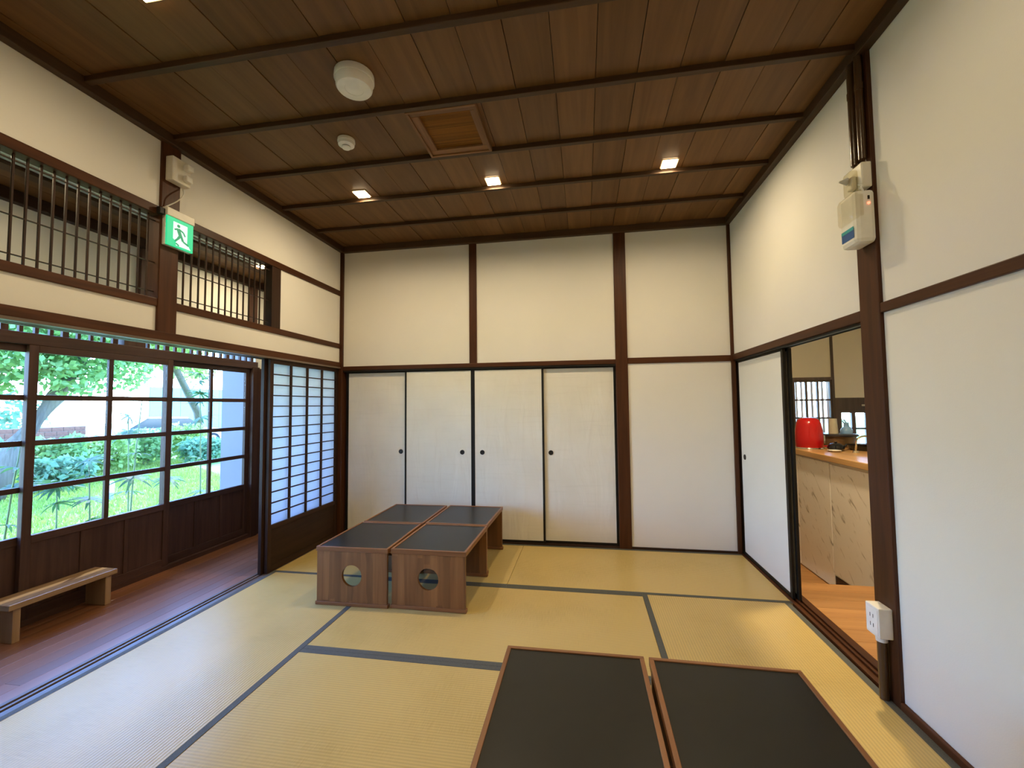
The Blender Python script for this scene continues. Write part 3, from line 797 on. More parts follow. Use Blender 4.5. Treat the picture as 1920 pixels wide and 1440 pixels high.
downlight(-0.50, -0.53, 'small warm lamp on the veranda ceiling seen through the short transom lattice', 2.661, 8.0, 0.07, 'square ceiling downlights')
downlight(-0.50, -2.55, 'added lamp on the veranda ceiling brightening the wall behind the long transom lattice', 2.661, 5.0, 0.07, 'square ceiling downlights')  # added lamp, lifts the white veranda wall seen through the lattice
downlight(4.20, -0.75, 'warm lamp on the kitchen ceiling above the counter', 2.62, 42.0, 0.11)

sp = root('ceiling_speaker', (1.378, -2.165, ZC), 'large round white speaker on the ceiling', 'speaker')
lathe('speaker_ring', [(0.0, 0.0), (0.096, 0.0), (0.098, -0.028), (0.094, -0.034), (0.0, -0.034)], WHITEP, sp)
lathe('speaker_cap', [(0.0, -0.034), (0.092, -0.034), (0.088, -0.066), (0.082, -0.074), (0.046, -0.074), (0.044, -0.072), (0.0, -0.072)], flat('speaker_white', (0.82, 0.80, 0.75), 0.45), sp)
sm = root('smoke_detector', (1.052, -1.690, ZC), 'small round white smoke detector on the ceiling', 'smoke detector')
lathe('detector_base', [(0.0, 0.0), (0.052, 0.0), (0.053, -0.016), (0.0, -0.016)], WHITEP, sm)
lathe('detector_body', [(0.0, -0.016), (0.051, -0.016), (0.048, -0.036), (0.034, -0.044), (0.0, -0.044)], flat('detector_white', (0.84, 0.83, 0.80), 0.4), sm)
lathe('detector_slot', [(0.0, -0.044), (0.026, -0.044), (0.026, -0.049), (0.0, -0.049)], flat('slot_dark', (0.05, 0.05, 0.05), 0.5), sm)
lathe('detector_cap', [(0.0, -0.049), (0.028, -0.049), (0.024, -0.056), (0.0, -0.057)], flat('detector_white', (0.84, 0.83, 0.80), 0.4), sm)

hx0, hx1, hy0, hy1 = 1.525, 1.935, -1.893, -1.45
ht = root('ceiling_hatch', ((hx0+hx1)/2, (hy0+hy1)/2, ZC), 'framed square ceiling hatch with a fine reed panel', 'hatch')
HF = lambda a: wood('hatch_frame', a, (0.15, 0.066, 0.026), (0.27, 0.130, 0.055), 0.5, spec=0.25)
fw, hz = 0.016, 0.030
box('edge_strip', HF('x'), hx0, hx1, hy0, hy0+fw, ZC-hz, ZC, ht, bev=0.002); box('edge_strip', HF('x'), hx0, hx1, hy1-fw, hy1, ZC-hz, ZC, ht, bev=0.002)
box('edge_strip', HF('y'), hx0, hx0+fw, hy0+fw, hy1-fw, ZC-hz, ZC, ht, bev=0.002); box('edge_strip', HF('y'), hx1-fw, hx1, hy0+fw, hy1-fw, ZC-hz, ZC, ht, bev=0.002)
iw = 0.062
box('inner_frame', HF('x'), hx0+fw, hx1-fw, hy0+fw, hy0+fw+0.035, ZC-0.022, ZC, ht, bev=0.003); box('inner_frame', HF('x'), hx0+fw, hx1-fw, hy1-iw, hy1-fw, ZC-0.022, ZC, ht, bev=0.003)
box('inner_frame', HF('y'), hx0+fw, hx0+iw, hy0+fw+0.035, hy1-iw, ZC-0.022, ZC, ht, bev=0.003); box('inner_frame', HF('y'), hx1-0.045, hx1-fw, hy0+fw+0.035, hy1-iw, ZC-0.022, ZC, ht, bev=0.003)
n = 34; ya, yb = hy0+fw+0.035, hy1-iw
reed = wood('reed', 'x', (0.15, 0.054, 0.004), (0.26, 0.100, 0.010), 0.6, 1.0, 0.2, spec=0.15)
for k in range(n):
    a = ya+(yb-ya)*k/n
    box('reed', reed, hx0+iw, hx1-0.045, a+0.0008, a+(yb-ya)/n-0.0008, ZC-0.008, ZC-0.001, ht)

# ------------------------------------------------------------------ exit sign, outlets, emergency light
ex = root('exit_sign', (0.040, -1.868, 2.30), 'glowing green running man exit sign on the veranda wall post', 'exit sign')
GRN = mat_lamp('sign_green', (0.0, 0.60, 0.26), 1.0)
WHT = mat_lamp('sign_white', (0.78, 1.0, 0.92), 0.95)
GRD = mat_lamp('sign_green_figure', (0.0, 0.34, 0.15), 0.8)
SWd, SHt = 0.176, 0.178
box('back_plate', IVORY, -0.024, 0.0, -SWd/2, SWd/2, 0.0, SHt, ex, bev=0.002, local=True)
box('light_panel', GRN, 0.0, 0.010, -SWd/2, SWd/2, 0.0, SHt, ex, bev=0.002, local=True)
box('top_housing', IVORY, -0.024, 0.016, -SWd/2-0.004, SWd/2+0.004, SHt, SHt+0.050, ex, bev=0.004, local=True)
box('cable_gland', LACQ, -0.022, 0.004, -SWd/2-0.040, -SWd/2-0.005, SHt-0.005, SHt+0.035, ex, bev=0.004, local=True)
def sign_poly(name, pts, mat, x):
    f = lambda u, v: (x, (u-0.5)*SWd, (1-v)*SHt)
    vs = [f(u, v) for u, v in pts]; n = len(vs)
    vs += [(x-0.001, p[1], p[2]) for p in vs]
    fs = [tuple(range(n)), tuple(range(2*n-1, n-1, -1))] + [(i, (i+1) % n, n+(i+1) % n, n+i) for i in range(n)]
    return pydata(name, vs, fs, mat, ex)
def seg_poly(a, b, w):
    dx, dy = b[0]-a[0], b[1]-a[1]; L = math.hypot(dx, dy); nx, ny = -dy/L*w/2, dx/L*w/2
    return [(a[0]+nx, a[1]+ny), (b[0]+nx, b[1]+ny), (b[0]-nx, b[1]-ny), (a[0]-nx, a[1]-ny)]
sign_poly('doorway_shape', [(0.23, 0.13), (0.76, 0.13), (0.76, 0.74), (0.90, 0.93), (0.34, 0.93), (0.34, 0.80), (0.23, 0.72)], WHT, 0.0112)
head = [(0.42+0.058*math.cos(k*math.pi/8), 0.235+0.055*math.sin(k*math.pi/8)) for k in range(16)]
sign_poly('figure_head', head, GRD, 0.0124)
limbs = [((0.40, 0.33), (0.50, 0.57), 0.13), ((0.40, 0.34), (0.27, 0.40), 0.055), ((0.44, 0.34), (0.60, 0.40), 0.055), ((0.60, 0.40), (0.67, 0.52), 0.05),
         ((0.49, 0.55), (0.40, 0.68), 0.085), ((0.40, 0.68), (0.30, 0.79), 0.065), ((0.51, 0.55), (0.59, 0.72), 0.085), ((0.59, 0.72), (0.80, 0.80), 0.06), ((0.33, 0.86), (0.44, 0.92), 0.05)]
for j, (a, b_, w_) in enumerate(limbs):
    sign_poly('figure_limb', seg_poly(a, b_, w_), GRD, 0.0124+0.0002*(j+1))

ob = root('outlet_box', (0.016, -1.885, 2.70), 'ivory outlet box with a plug high on the post above the exit sign', 'outlet')
box('box_body', IVORY, 0.0, 0.052, -0.062, 0.062, 0.0, 0.150, ob, bev=0.005, local=True)
box('plug', WHITEP, 0.052, 0.088, 0.005, 0.050, 0.090, 0.128, ob, bev=0.006, local=True)
box('plug', WHITEP, 0.052, 0.082, 0.005, 0.050, 0.020, 0.058, ob, bev=0.006, local=True)
pts = []
for t in range(13):
    s_ = t/12
    pts.append((0.016+0.060*math.sin(math.pi*min(1, s_*1.2))*(1-s_)+0.012, -1.84-0.12*s_, 2.692-0.172*s_-0.02*math.sin(math.pi*s_)))
tag(tube('sign_cable', pts, 0.0035, WHITEP), 'thin pale cable running down to the exit sign', 'cable')

XP = W-0.016
ob2 = root('outlet_box', (XP, -1.895, 2.292), 'ivory outlet box with a plug high on the big post above the emergency light', 'outlet')
box('box_body', IVORY, -0.042, 0.0, -0.055, 0.048, 0.0, 0.118, ob2, bev=0.006, local=True)
box('plug', mat_glass('clear_plastic', (0.90, 0.88, 0.80), 0.5, 0.08), -0.076, -0.042, -0.034, 0.034, -0.016, 0.096, ob2, bev=0.012, local=True)
box('plug_core', IVORY, -0.066, -0.042, -0.020, 0.020, 0.010, 0.070, ob2, bev=0.006, local=True)
lathe('lamp_nozzle', [(0.0, 0.0), (0.018, 0.0), (0.009, -0.018), (0.004, -0.032), (0.0, -0.032)], flat('nozzle_grey', (0.45, 0.43, 0.36), 0.4), ob2, (-0.0745, 0.0, 0.055), 16, axis='x')
em = root('emergency_light', (XP, -1.900, 2.030), 'white emergency light with clear cover and blue label on the big post', 'emergency light')
bx_ = flat('emergency_white', (0.80, 0.78, 0.70), 0.35)
box('housing', bx_, -0.086, 0.0, -0.066, 0.058, 0.0, 0.245, em, bev=0.020, local=True)
box('clear_cover', mat_glass('clear_cover', (0.92, 0.90, 0.84), 0.55, 0.05), -0.100, -0.034, -0.0680, 0.060, 0.105, 0.238, em, bev=0.022, local=True)
box('label_plate', flat('label_blue', (0.03, 0.10, 0.30), 0.35), -0.0875, -0.0858, -0.050, 0.040, 0.030, 0.075, em, local=True)
box('label_band', flat('label_teal', (0.05, 0.36, 0.36), 0.35), -0.0885, -0.0870, -0.050, 0.040, 0.066, 0.082, em, local=True)
box('test_switch', LACQ, -0.034, -0.027, -0.0695, -0.0655, 0.196, 0.212, em, local=True)
lathe('indicator', [(0.0, -0.004), (0.005, -0.003), (0.006, 0.0), (0.0, 0.0)], mat_lamp('red_indicator', (1.0, 0.10, 0.05), 6.0), em, (-0.0305, -0.0665, 0.178), 12, axis='y')
pts = [(XP-0.050+0.006*math.sin(t), -1.935-0.03*math.sin(math.pi*t/10), 2.310-0.0062*t) for t in range(11)]
tag(tube('power_cord', pts, 0.004, WHITEP), 'short pale cord looping from outlet to emergency light', 'cable')
for k, yy in enumerate((-1.918, -1.862)):
    c = root('conduit', (XP-0.017, yy, 2.435), ['glossy brown conduit on the big post, the one nearer the white wall', 'glossy brown conduit on the big post, the one nearer the doorway'][k], 'pipe', 'brown conduits on the big post')
    lathe('pipe', [(0.0, 0.0), (0.0165, 0.0), (0.0165, 0.494), (0.0, 0.494)], CONDUIT, c, (0, 0, 0), 20)
    lathe('coupling', [(0.0, 0.33), (0.0185, 0.33), (0.0185, 0.36), (0.0, 0.36)], CONDUIT, c, (0, 0, 0), 20)
so = root('wall_socket', (XP, -1.885, 0.275), 'white double socket box low on the big post by the doorway', 'outlet')
box('box_body', WHITEP, -0.056, 0.0, -0.045, 0.045, 0.0, 0.130, so, bev=0.004, local=True)
box('socket_plate', flat('socket_white', (0.85, 0.84, 0.80), 0.35), -0.0580, -0.056, -0.038, 0.038, 0.012, 0.118, so, bev=0.001, local=True)
for zc in (0.045, 0.085):
    for dy in (-0.010, 0.010):
        box('socket_slot', LACQ, -0.0587, -0.0579, dy-0.0016, dy+0.0016, zc-0.008, zc+0.008, so, local=True)
cd2 = root('conduit', (XP-0.022, -1.885, 0.0), 'short brown conduit from the floor up to the white socket box', 'pipe', 'brown conduits on the big post')
lathe('pipe', [(0.0, 0.0), (0.0185, 0.0), (0.0185, 0.255), (0.0, 0.255)], CONDUIT, cd2, (0, 0, 0), 20)
lathe('socket_collar', [(0.0, 0.250), (0.022, 0.250), (0.022, 0.275), (0.0, 0.275)], WHITEP, cd2, (0, 0, 0), 20)

# ------------------------------------------------------------------ kitchen counter and what stands on it
cb = root('kitchen_cabinet', (XK+0.28, 0.1, ZL), 'pale kitchen cabinet with marbled doors', 'cabinet')
MB = mat_marble()
box('cabinet_body', flat('cabinet_cream', (0.70, 0.64, 0.54), 0.5), XK+0.014, XK+0.56, -0.585, 1.90, ZL, 0.812, cb)
box('end_panel', MB, XK+0.014, XK+0.56, -1.30, -0.586, 0.0, 0.812, cb)
box('side_panel', MB, XK+0.002, XK+0.0135, -0.63, -0.566, -0.24, 0.795, cb)
box('door', MB, XK, XK+0.0135, -0.562, -0.008, -0.133, 0.786, cb, bev=0.002)
box('door', MB, XK, XK+0.0135, 0.004, 0.560, -0.252, 0.795, cb, bev=0.002)
box('door', MB, XK, XK+0.0135, 0.566, 1.12, -0.252, 0.795, cb, bev=0.002)
box('plinth', DARK('y'), XK+0.008, XK+0.0138, -0.565, -0.004, ZL, -0.150, cb)
ct = box('countertop', wood('counter_wood', 'y', (0.42, 0.22, 0.075), (0.62, 0.38, 0.16), 0.3), XK-0.03, XK+0.62, -1.30, 1.94, 0.8125, 0.863, bev=0.006)
tag(ct, 'light brown wooden countertop on the marbled kitchen cabinet', 'countertop')
RED = flat('red_enamel', (0.42, 0.008, 0.010), 0.16, var=0.03)
can = root('dome_appliance', (4.665, 0.56, 0.863), 'shiny red dome canister with chrome base on the kitchen counter', 'canister')
lathe('base_ring', [(0.0, 0.0), (0.118, 0.0), (0.122, 0.006), (0.118, 0.016), (0.0, 0.016)], CHROME, can, seg=40)
lathe('dome', [(0.112, 0.016), (0.117, 0.030), (0.119, 0.10), (0.115, 0.18), (0.104, 0.245), (0.092, 0.278), (0.070, 0.296), (0.035, 0.303), (0.0, 0.304)], RED, can, seg=40)
box('handle', RED, 0.112, 0.150, -0.03, 0.03, 0.02, 0.034, can, bev=0.006, local=True)
box('spout', CHROME, 0.110, 0.140, -0.010, 0.010, 0.05, 0.13, can, bev=0.004, local=True)
pot = root('stock_pot', (5.02, 0.76, 0.863), 'brown pot with a dark flat lid behind the red dome', 'pot')
lathe('pot_body', [(0.0, 0.0), (0.13, 0.0), (0.145, 0.02), (0.150, 0.105), (0.155, 0.110), (0.0, 0.110)], flat('pot_brown', (0.22, 0.14, 0.07), 0.25, 0.5), pot, seg=32)
lathe('lid', [(0.0, 0.110), (0.17, 0.110), (0.175, 0.122), (0.165, 0.134), (0.0, 0.136)], flat('lid_dark', (0.03, 0.026, 0.03), 0.3), pot, seg=32)
tag(lathe('beige_cup', [(0.0, 0.0), (0.042, 0.0), (0.040, 0.02), (0.032, 0.150), (0.0, 0.150)], flat('cup_beige', (0.44, 0.40, 0.30), 0.5), None, (4.955, 0.70, 0.9995), 24), 'beige upturned cup standing on the dark pot lid', 'cup')
jug = root('glass_jug', (5.085, 0.72, 0.9995), 'blue glass jug with a handle on the dark pot lid', 'jug')
BG_ = flat('blue_glass', (0.20, 0.36, 0.62), 0.15)
lathe('jug_body', [(0.0, 0.0), (0.05, 0.0), (0.052, 0.03), (0.04, 0.055), (0.022, 0.070), (0.020, 0.11), (0.0, 0.11)], BG_, jug, seg=20)
tube('jug_handle', [(-0.02, 0, 0.105), (-0.035, 0, 0.125), (-0.02, 0, 0.14), (0.02, 0, 0.07), (0.045, 0, 0.05)], 0.006, BG_, jug)
ket = root('black_kettle', (4.80, 0.37, 0.863), 'round shiny black kettle on the kitchen counter in front of the pot', 'kettle')
BLK = flat('black_gloss', (0.010, 0.010, 0.014), 0.12)
lathe('kettle_body', [(0.0, 0.0), (0.055, 0.0), (0.068, 0.022), (0.062, 0.05), (0.036, 0.068), (0.0, 0.074)], BLK, ket, seg=28)
lathe('lid_knob', [(0.0, 0.072), (0.010, 0.072), (0.012, 0.084), (0.0, 0.088)], BLK, ket, seg=16)
tube('spout', [(0.05, 0, 0.03), (0.08, 0, 0.045), (0.092, 0, 0.062)], [0.014, 0.010, 0.007], BLK, ket)
pan = root('frying_pan', (5.06, 0.42, 0.863), 'black frying pan on the kitchen counter near the faucet', 'pan')
lathe('pan_body', [(0.0, 0.0), (0.10, 0.0), (0.135, 0.050), (0.130, 0.050), (0.098, 0.006), (0.0, 0.006)], BLK, pan, seg=28)
tube('pan_handle', [(-0.10, 0.06, 0.045), (-0.02, -0.16, 0.06), (0.0, -0.24, 0.062)], 0.010, BLK, pan)
fau = root('kitchen_faucet', (4.87, 0.20, 0.863), 'slim curved metal faucet rising from the kitchen counter', 'faucet')
BRASS = flat('faucet_metal', (0.66, 0.58, 0.42), 0.22, 0.9)
lathe('faucet_base', [(0.0, 0.0), (0.024, 0.0), (0.020, 0.018), (0.0, 0.018)], BRASS, fau, seg=18)
tube('faucet_neck', [(0, 0, 0.018), (0.006, 0, 0.07)] + [(0.075-0.070*math.cos(a), 0, 0.085+0.062*math.sin(a)) for a in [math.pi*k/10 for k in range(0, 9)]], 0.008, BRASS, fau)
bowl = root('cream_bowl', (4.735, 0.27, 0.863), 'small cream dish beside the red dome', 'dish')
lathe('dish_body', [(0.0, 0.0), (0.03, 0.0), (0.055, 0.014), (0.052, 0.015), (0.028, 0.004), (0.0, 0.004)], WHITEP, bowl, seg=24)
tag(box('wall_shelf', flat('shelf_white', (0.72, 0.70, 0.66), 0.5), 5.95, 6.5, YK-0.14, YK-0.016, 1.262, 1.285, bev=0.003), 'short white shelf on the kitchen wall above the narrow windows', 'shelf')

# ------------------------------------------------------------------ outdoors
ZG = -0.5
gm, gnt, gb = new_mat('lawn_soil')
tc = N(gnt, 'ShaderNodeTexCoord'); gz = N(gnt, 'ShaderNodeTexNoise'); gz.inputs['Scale'].default_value = 0.9; gz.inputs['Detail'].default_value = 8
gnt.links.new(tc.outputs['Object'], gz.inputs['Vector'])
gr = ramp(gnt, gz.outputs['Fac'], [(0.3, (0.13, 0.22, 0.04)), (0.5, (0.24, 0.35, 0.07)), (0.72, (0.38, 0.40, 0.11))])
gnt.links.new(gr.outputs[0], gb.inputs['Base Color']); gb.inputs['Roughness'].default_value = 0.9
g = pydata('ground', [(-60, -40, ZG), (30, -40, ZG), (30, 60, ZG), (-60, 60, ZG)], [(0, 1, 2, 3)], gm)
tag(g, 'mossy green garden ground outside the veranda', 'ground', kind='structure')
vs, fs = [], []
for k in range(30000):
    x = -4.2-9.6*random.random(); y = -1.0+0.62*(-x-3)+random.uniform(-2.5, 4.5)
    h = random.uniform(0.05, 0.13); a = random.uniform(0, 6.283); w_ = 0.012
    dx, dy = math.cos(a)*w_, math.sin(a)*w_; lx, ly = random.uniform(-.06, .06), random.uniform(-.06, .06)
    i0 = len(vs); vs += [(x-dx, y-dy, ZG), (x+dx, y+dy, ZG), (x+lx, y+ly, ZG+h)]; fs.append((i0, i0+1, i0+2))
gl = pydata('lawn_grass', vs, fs, mat_leaf('grass_green', (0.22, 0.36, 0.05), (0.42, 0.48, 0.10)))
tag(gl, 'short bright green grass on the garden lawn', 'grass', kind='stuff')
rd = box('gravel_road', plaster('road_grey', (0.62, 0.60, 0.56), 30), -40, -14.4, -30, 60, ZG-0.1, ZG+0.015)
tag(rd, 'pale sunlit road surface beyond the shrubs', 'road', kind='structure')

def leaf_cloud(blobs, n, size, zc=0.0):
    vs, fs = [], []
    tot = sum(b[3]*b[4]*b[5] for b in blobs)
    for (cx, cy, cz, rx, ry, rz) in blobs:
        m_ = int(n*rx*ry*rz/tot)
        for k in range(m_):
            while True:
                u = Vector((random.gauss(0, 1), random.gauss(0, 1), random.gauss(0, 1)))
                if u.length > 1e-3: break
            u.normalize(); u *= random.uniform(0.45, 1.0)
            p = Vector((cx+u.x*rx, cy+u.y*ry, cz+u.z*rz))
            d = Vector((random.gauss(0, 1), random.gauss(0, 1), random.gauss(-0.3, 0.8))).normalized()
            s_ = size*random.uniform(0.6, 1.3)
            e = d.cross(Vector((random.gauss(0, 1), random.gauss(0, 1), random.gauss(0, 1)))).normalized()*s_*0.30
            i0 = len(vs)
            vs += [p, p+d*s_*0.5+e, p+d*s_, p+d*s_*0.5-e]; fs.append((i0, i0+1, i0+2, i0+3))
    return vs, fs
BARK = wood('bark', 'z', (0.10, 0.085, 0.07), (0.24, 0.21, 0.18), 0.8)
LG1 = mat_leaf('leaf_green', (0.16, 0.33, 0.10), (0.34, 0.52, 0.18))
LG2 = mat_leaf('leaf_yellow_green', (0.26, 0.42, 0.10), (0.50, 0.62, 0.20))
LG3 = mat_leaf('leaf_blue_green', (0.12, 0.27, 0.16), (0.24, 0.44, 0.26))
def tree(loc, trunk_pts, radii, blobs, n, size, mat, label):
    t = root('garden_tree', loc, label, 'tree', 'trees in the garden')
    L = Vector(loc)
    tube('trunk', [Vector(p)-L for p in trunk_pts], radii, BARK, t, 10)
    v, f = leaf_cloud(blobs, n, size)
    o = pydata('foliage', [p-L for p in v], f, mat, t); o['kind'] = 'stuff'
    return t
t1 = tree((-9.2, 2.6, ZG), [(-9.2, 2.6, ZG-0.05), (-9.1, 3.0, 0.6), (-9.0, 3.55, 1.6), (-8.9, 3.9, 2.4), (-8.8, 4.1, 3.0)], [0.24, 0.19, 0.16, 0.12, 0.06],
     [(-9.0, 2.4, 2.6, 1.2, 1.5, 0.8), (-8.7, 3.9, 2.75, 1.1, 1.1, 0.75), (-9.4, 1.0, 2.6, 1.1, 1.3, 0.9), (-8.8, 3.3, 3.2, 1.3, 2.0, 0.5), (-8.4, 4.6, 2.25, 0.6, 0.5, 0.45), (-9.2, 1.6, 2.0, 0.8, 1.6, 0.5), (-8.5, 3.5, 2.05, 0.6, 0.9, 0.4), (-9.2, -0.2, 2.2, 0.9, 1.2, 0.7)],
     14000, 0.15, LG1, 'big leaning garden tree with dense crown seen through the left panes')
t2 = tree((-12.1, 10.4, ZG), [(-12.1, 10.4, ZG-0.05), (-11.8, 9.8, 1.2), (-11.0, 8.2, 2.6), (-10.8, 7.2, 3.3)], [0.16, 0.13, 0.10, 0.04],
     [(-10.8, 6.7, 3.25, 0.9, 1.0, 0.35), (-11.0, 7.9, 3.0, 1.0, 0.8, 0.40), (-11.2, 9.0, 2.8, 0.8, 0.7, 0.45), (-10.9, 7.4, 3.5, 1.2, 2.0, 0.35), (-10.7, 6.1, 2.75, 0.4, 0.35, 0.3)],
     3600, 0.17, LG2, 'slender garden tree with light sparse branches against the white sky')
t3 = tree((-15.0, 2.0, ZG), [(-15.0, 2.0, ZG-0.05), (-14.9, 2.2, 1.5), (-14.8, 2.4, 3.0)], [0.2, 0.16, 0.1],
     [(-14.9, 2.0, 2.9, 1.6, 2.2, 1.2), (-14.9, 4.6, 3.1, 1.4, 1.8, 0.9), (-15.2, 6.6, 3.5, 1.2, 1.4, 0.6), (-15.3, 6.3, 1.25, 0.8, 1.3, 0.95)],
     5000, 0.22, LG3, 'tall bluish green tree farther off behind the leaning tree')

def shrub(loc, r, h, n, size, mat, label):
    s_ = root('garden_shrub', loc, label, 'shrub', 'shrubs along the road')
    bl_ = [(0, 0, h*0.5, r, r, h*0.5), (r*0.4, r*0.3, h*0.65, r*0.6, r*0.6, h*0.4), (-r*0.3, -r*0.4, h*0.6, r*0.6, r*0.6, h*0.42)]
    v, f = leaf_cloud(bl_, n, size)
    o = pydata('foliage', v, f, mat, s_); o['kind'] = 'stuff'
    tube('stem', [(0, 0, -0.02), (0.02, 0.02, h*0.3), (0.05, -0.03, h*0.7)], [0.035, 0.025, 0.012], BARK, s_, 6)
    tube('stem', [(0.05, 0.05, -0.02), (0.15, 0.12, h*0.35), (0.26, 0.2, h*0.7)], [0.03, 0.02, 0.01], BARK, s_, 6)
    return s_
sh = [((-11.2, 3.3, ZG), 0.66, 1.30, LG3, 'dark green shrub farthest left along the road'),
      ((-11.0, 4.9, ZG), 0.72, 1.15, LG1, 'rounded green shrub under the leaning tree'),
      ((-11.3, 6.3, ZG), 0.72, 1.05, LG2, 'yellowish green shrub behind the middle window'),
      ((-11.6, 7.7, ZG), 0.72, 1.20, LG1, 'green shrub in front of the white car'),
      ((-11.8, 9.3, ZG), 0.70, 1.30, LG2, 'bright yellow green shrub beside the white outside wall'),
      ((-10.2, 8.6, ZG), 0.70, 0.85, LG3, 'small bluish green shrub before the turquoise fence'),
      ((-9.3, 3.9, ZG), 0.55, 0.75, LG3, 'low broad-leaved shrub at the foot of the leaning tree')]
for (l, r, h, mt, lab) in sh: shrub(l, r, h, 1500, 0.16, mt, lab)

# slender fan palms by the window
def frond_mesh(seed, R):
    rnd = random.Random(seed); vs, fs = [], []
    n = 12
    for k in range(n):
        a = -2.5+5.0*k/(n-1)+rnd.uniform(-0.1, 0.1)
        L = R*rnd.uniform(0.8, 1.1); w_ = R*0.075
        prev = None
        for j in range(5):
            s_ = j/4; rr = L*s_
            wd = w_*math.sin(math.pi*min(0.97, 0.12+s_*0.88))
            c = Vector((rr*math.cos(a), rr*math.sin(a), 0.15*R*s_-0.40*R*s_*s_))
            nrm = Vector((-math.sin(a), math.cos(a), 0))
            vs += [c-nrm*wd, c+nrm*wd]
            if j: i0 = len(vs)-4; fs.append((i0, i0+1, i0+3, i0+2))
    me = bpy.data.meshes.new('frond'); me.from_pydata([tuple(v) for v in vs], [], fs); me.update()
    me.materials.append(mat_leaf('palm_leaf', (0.018, 0.070, 0.022), (0.065, 0.150, 0.050))); return me
FRONDS = [frond_mesh(k, 0.15+0.02*k) for k in range(4)]
def palm(x, y, h, lean, fr, label):
    p = root('lady_palm', (x, y, ZG), label, 'palm', 'slender palms outside the veranda windows')
    pts = [(lean[0]*s_*s_, lean[1]*s_*s_, h*s_-(0.02 if s_ == 0 else 0)) for s_ in (0, 0.25, 0.5, 0.75, 1.0)]
    tube('stem', pts, [0.010, 0.009, 0.008, 0.007, 0.005], flat('palm_stem', (0.20, 0.26, 0.12), 0.6), p, 6)
    for k, zz in enumerate(fr):
        s_ = zz/h
        o = bpy.data.objects.new('frond', FRONDS[k % 4]); link(o, p)
        a = k*2.4+x*7+y*5
        o.location = (lean[0]*s_*s_, lean[1]*s_*s_, zz)
        o.rotation_euler = (random.uniform(-0.5, 0.2), random.uniform(-0.6, -0.1), a)
    return p
palm(-2.1, -1.36, 1.6, (0.1, 0.05), (0.75, 0.9, 1.2, 1.35, 1.55), 'slender palm farthest left, behind the near window sash')
palm(-2.3, -0.85, 1.15, (-0.05, 0.02), (0.7, 0.95, 1.1, 1.14), 'short palm left of the middle sash muntin, leaf tuft over the lawn')
palm(-2.1, -0.72, 1.35, (0.03, -0.06), (0.78, 0.98, 1.2, 1.34), 'thin palm just left of the middle sash muntin')
palm(-2.2, -0.30, 1.9, (0.02, 0.08), (0.62, 0.66, 0.7, 1.1, 1.35), 'palm with a low dark leaf rosette behind the middle sash')
palm(-2.55, -0.02, 1.75, (0.0, -0.04), (0.6, 0.64, 0.9, 1.55, 1.74), 'palm beside the low leaf rosette, right of the muntin')
palm(-2.3, 0.18, 1.6, (0.02, 0.05), (0.55, 0.72, 1.0), 'small palm behind the meeting stiles of the sashes')
palm(-2.2, 0.55, 2.25, (0.02, -0.08), (0.6, 0.8, 1.2, 1.7, 1.9, 2.0, 2.15, 2.24), 'tallest palm with leaf fans, left of the white outside wall')

# garden light, pillar, fence, car
gp = root('garden_light', (-6.9, 3.12, ZG), 'small white garden light with a grey foot on the lawn', 'garden lamp')
lathe('foot', [(0.0, 0.0), (0.055, 0.0), (0.055, 0.16), (0.0, 0.16)], flat('foot_grey', (0.30, 0.34, 0.42), 0.6), gp, seg=16)
lathe('head', [(0.0, 0.16), (0.065, 0.16), (0.068, 0.36), (0.05, 0.38), (0.0, 0.385)], flat('garden_white', (0.9, 0.9, 0.9), 0.4), gp, seg=16)
gt = root('gate_pillar', (-16.6, 9.0, ZG), 'bright white sunlit pillar with a round top beyond the garden', 'pillar')
WHX = flat('pillar_white', (0.88, 0.87, 0.84), 0.7)
box('shaft', WHX, -0.26, 0.26, -0.30, 0.30, 0.0, 2.25, gt, bev=0.03, local=True)
lathe('globe', [(0.0, 2.25), (0.12, 2.26), (0.27, 2.36), (0.35, 2.55), (0.33, 2.72), (0.20, 2.88), (0.0, 2.94)], WHX, gt, seg=20)
bw_ = root('brick_wall', (-14.1, 6.2, ZG), 'low reddish brick garden wall behind the shrubs', 'wall')
BR = flat('brick_red', (0.24, 0.10, 0.07), 0.85, var=0.2)
box('mortar', flat('mortar_grey', (0.35, 0.32, 0.30), 0.9), -0.09, 0.09, -1.55, 1.55, 0.0, 1.28, bw_, local=True)
for r_ in range(9):
    for c_ in range(10):
        off = 0.15 if r_ % 2 else 0.0
        a = -1.55+0.31*c_+off*0.9; b_ = min(1.55, a+0.295)
        if b_-a < 0.05: continue
        box('brick', BR, 0.07, 0.105, a, b_, 0.02+0.14*r_, 0.15+0.14*r_, bw_, local=True)
tf = root('site_fence', (-21.0, 19.8, ZG), 'pale turquoise panel fence beyond the white car', 'fence')
TQ = flat('turquoise_panel', (0.22, 0.58, 0.54), 0.5)
for k in range(10):
    box('fence_panel', TQ, -0.03, 0.03, -4.0+0.9*k, -4.0+0.9*k+0.885, 0.0, 3.05, tf, bev=0.008, local=True)
    box('fence_post', flat('fence_post_grey', (0.5, 0.55, 0.55), 0.5), -0.09, -0.031, -4.0+0.9*k-0.02, -4.0+0.9*k+0.02, 0.0, 3.25, tf, local=True)
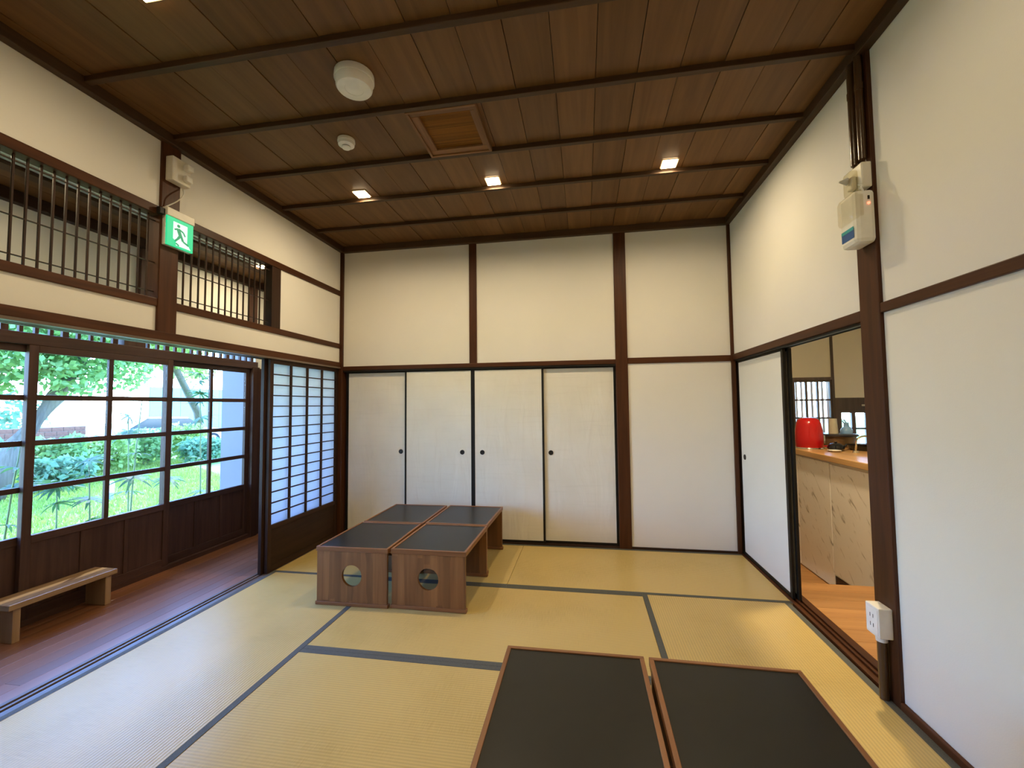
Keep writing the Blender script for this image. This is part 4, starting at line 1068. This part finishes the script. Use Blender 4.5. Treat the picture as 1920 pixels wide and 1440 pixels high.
wx = root('wall_outside', (-1.25, 0.13, ZG), 'white outside wall of the neighbouring wing at the end of the veranda', 'wall', kind='structure')
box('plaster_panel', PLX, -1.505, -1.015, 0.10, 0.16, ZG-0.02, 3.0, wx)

# car: side profile extruded and rounded
car = root('parked_car', (-17.0, 13.7, ZG+0.015), 'white parked car behind the shrubs', 'car', rz=math.radians(62))
def extrude_profile(name, prof, hw, mat, parent, inset=0.0, bev=0.05):
    bm = bmesh.new()
    a = [bm.verts.new((p[0], -hw, p[1])) for p in prof]; b_ = [bm.verts.new((p[0], hw, p[1])) for p in prof]
    n = len(prof)
    bm.faces.new(a); bm.faces.new(b_[::-1])
    for k in range(n): bm.faces.new((a[k], a[(k+1) % n], b_[(k+1) % n], b_[k]))
    if bev: bmesh.ops.bevel(bm, geom=bm.edges[:], offset=bev, segments=2, affect='EDGES')
    return bm_obj(name, bm, mat, parent)
CW = flat('car_white', (0.85, 0.85, 0.86), 0.2, var=0.01)
extrude_profile('body', [(-2.1, 0.25), (2.1, 0.25), (2.15, 0.55), (2.0, 0.78), (1.0, 0.90), (-1.9, 0.95), (-2.12, 0.80)], 0.86, CW, car)
extrude_profile('cabin_glass', [(1.0, 0.88), (0.35, 1.36), (-1.2, 1.40), (-1.85, 0.93)], 0.72, flat('car_glass', (0.05, 0.06, 0.07), 0.08), car, bev=0.04)
extrude_profile('roof', [(0.32, 1.345), (0.28, 1.42), (-1.15, 1.45), (-1.25, 1.38)], 0.73, CW, car, bev=0.02)
for sx in (-1.3, 1.3):
    for sy in (-1, 1):
        wv_ = lathe('wheel', [(0.0, -0.09), (0.28, -0.09), (0.32, -0.06), (0.32, 0.06), (0.28, 0.09), (0.0, 0.09)], flat('tyre', (0.02, 0.02, 0.02), 0.8), car, (sx, sy*0.78, 0.32), 20, axis='y')
        lathe('hub_cap', [(0.0, -0.10), (0.17, -0.098), (0.18, -0.09), (0.18, 0.09), (0.17, 0.098), (0.0, 0.10)], CHROME, wv_, (0, 0, 0), 16, axis='y')
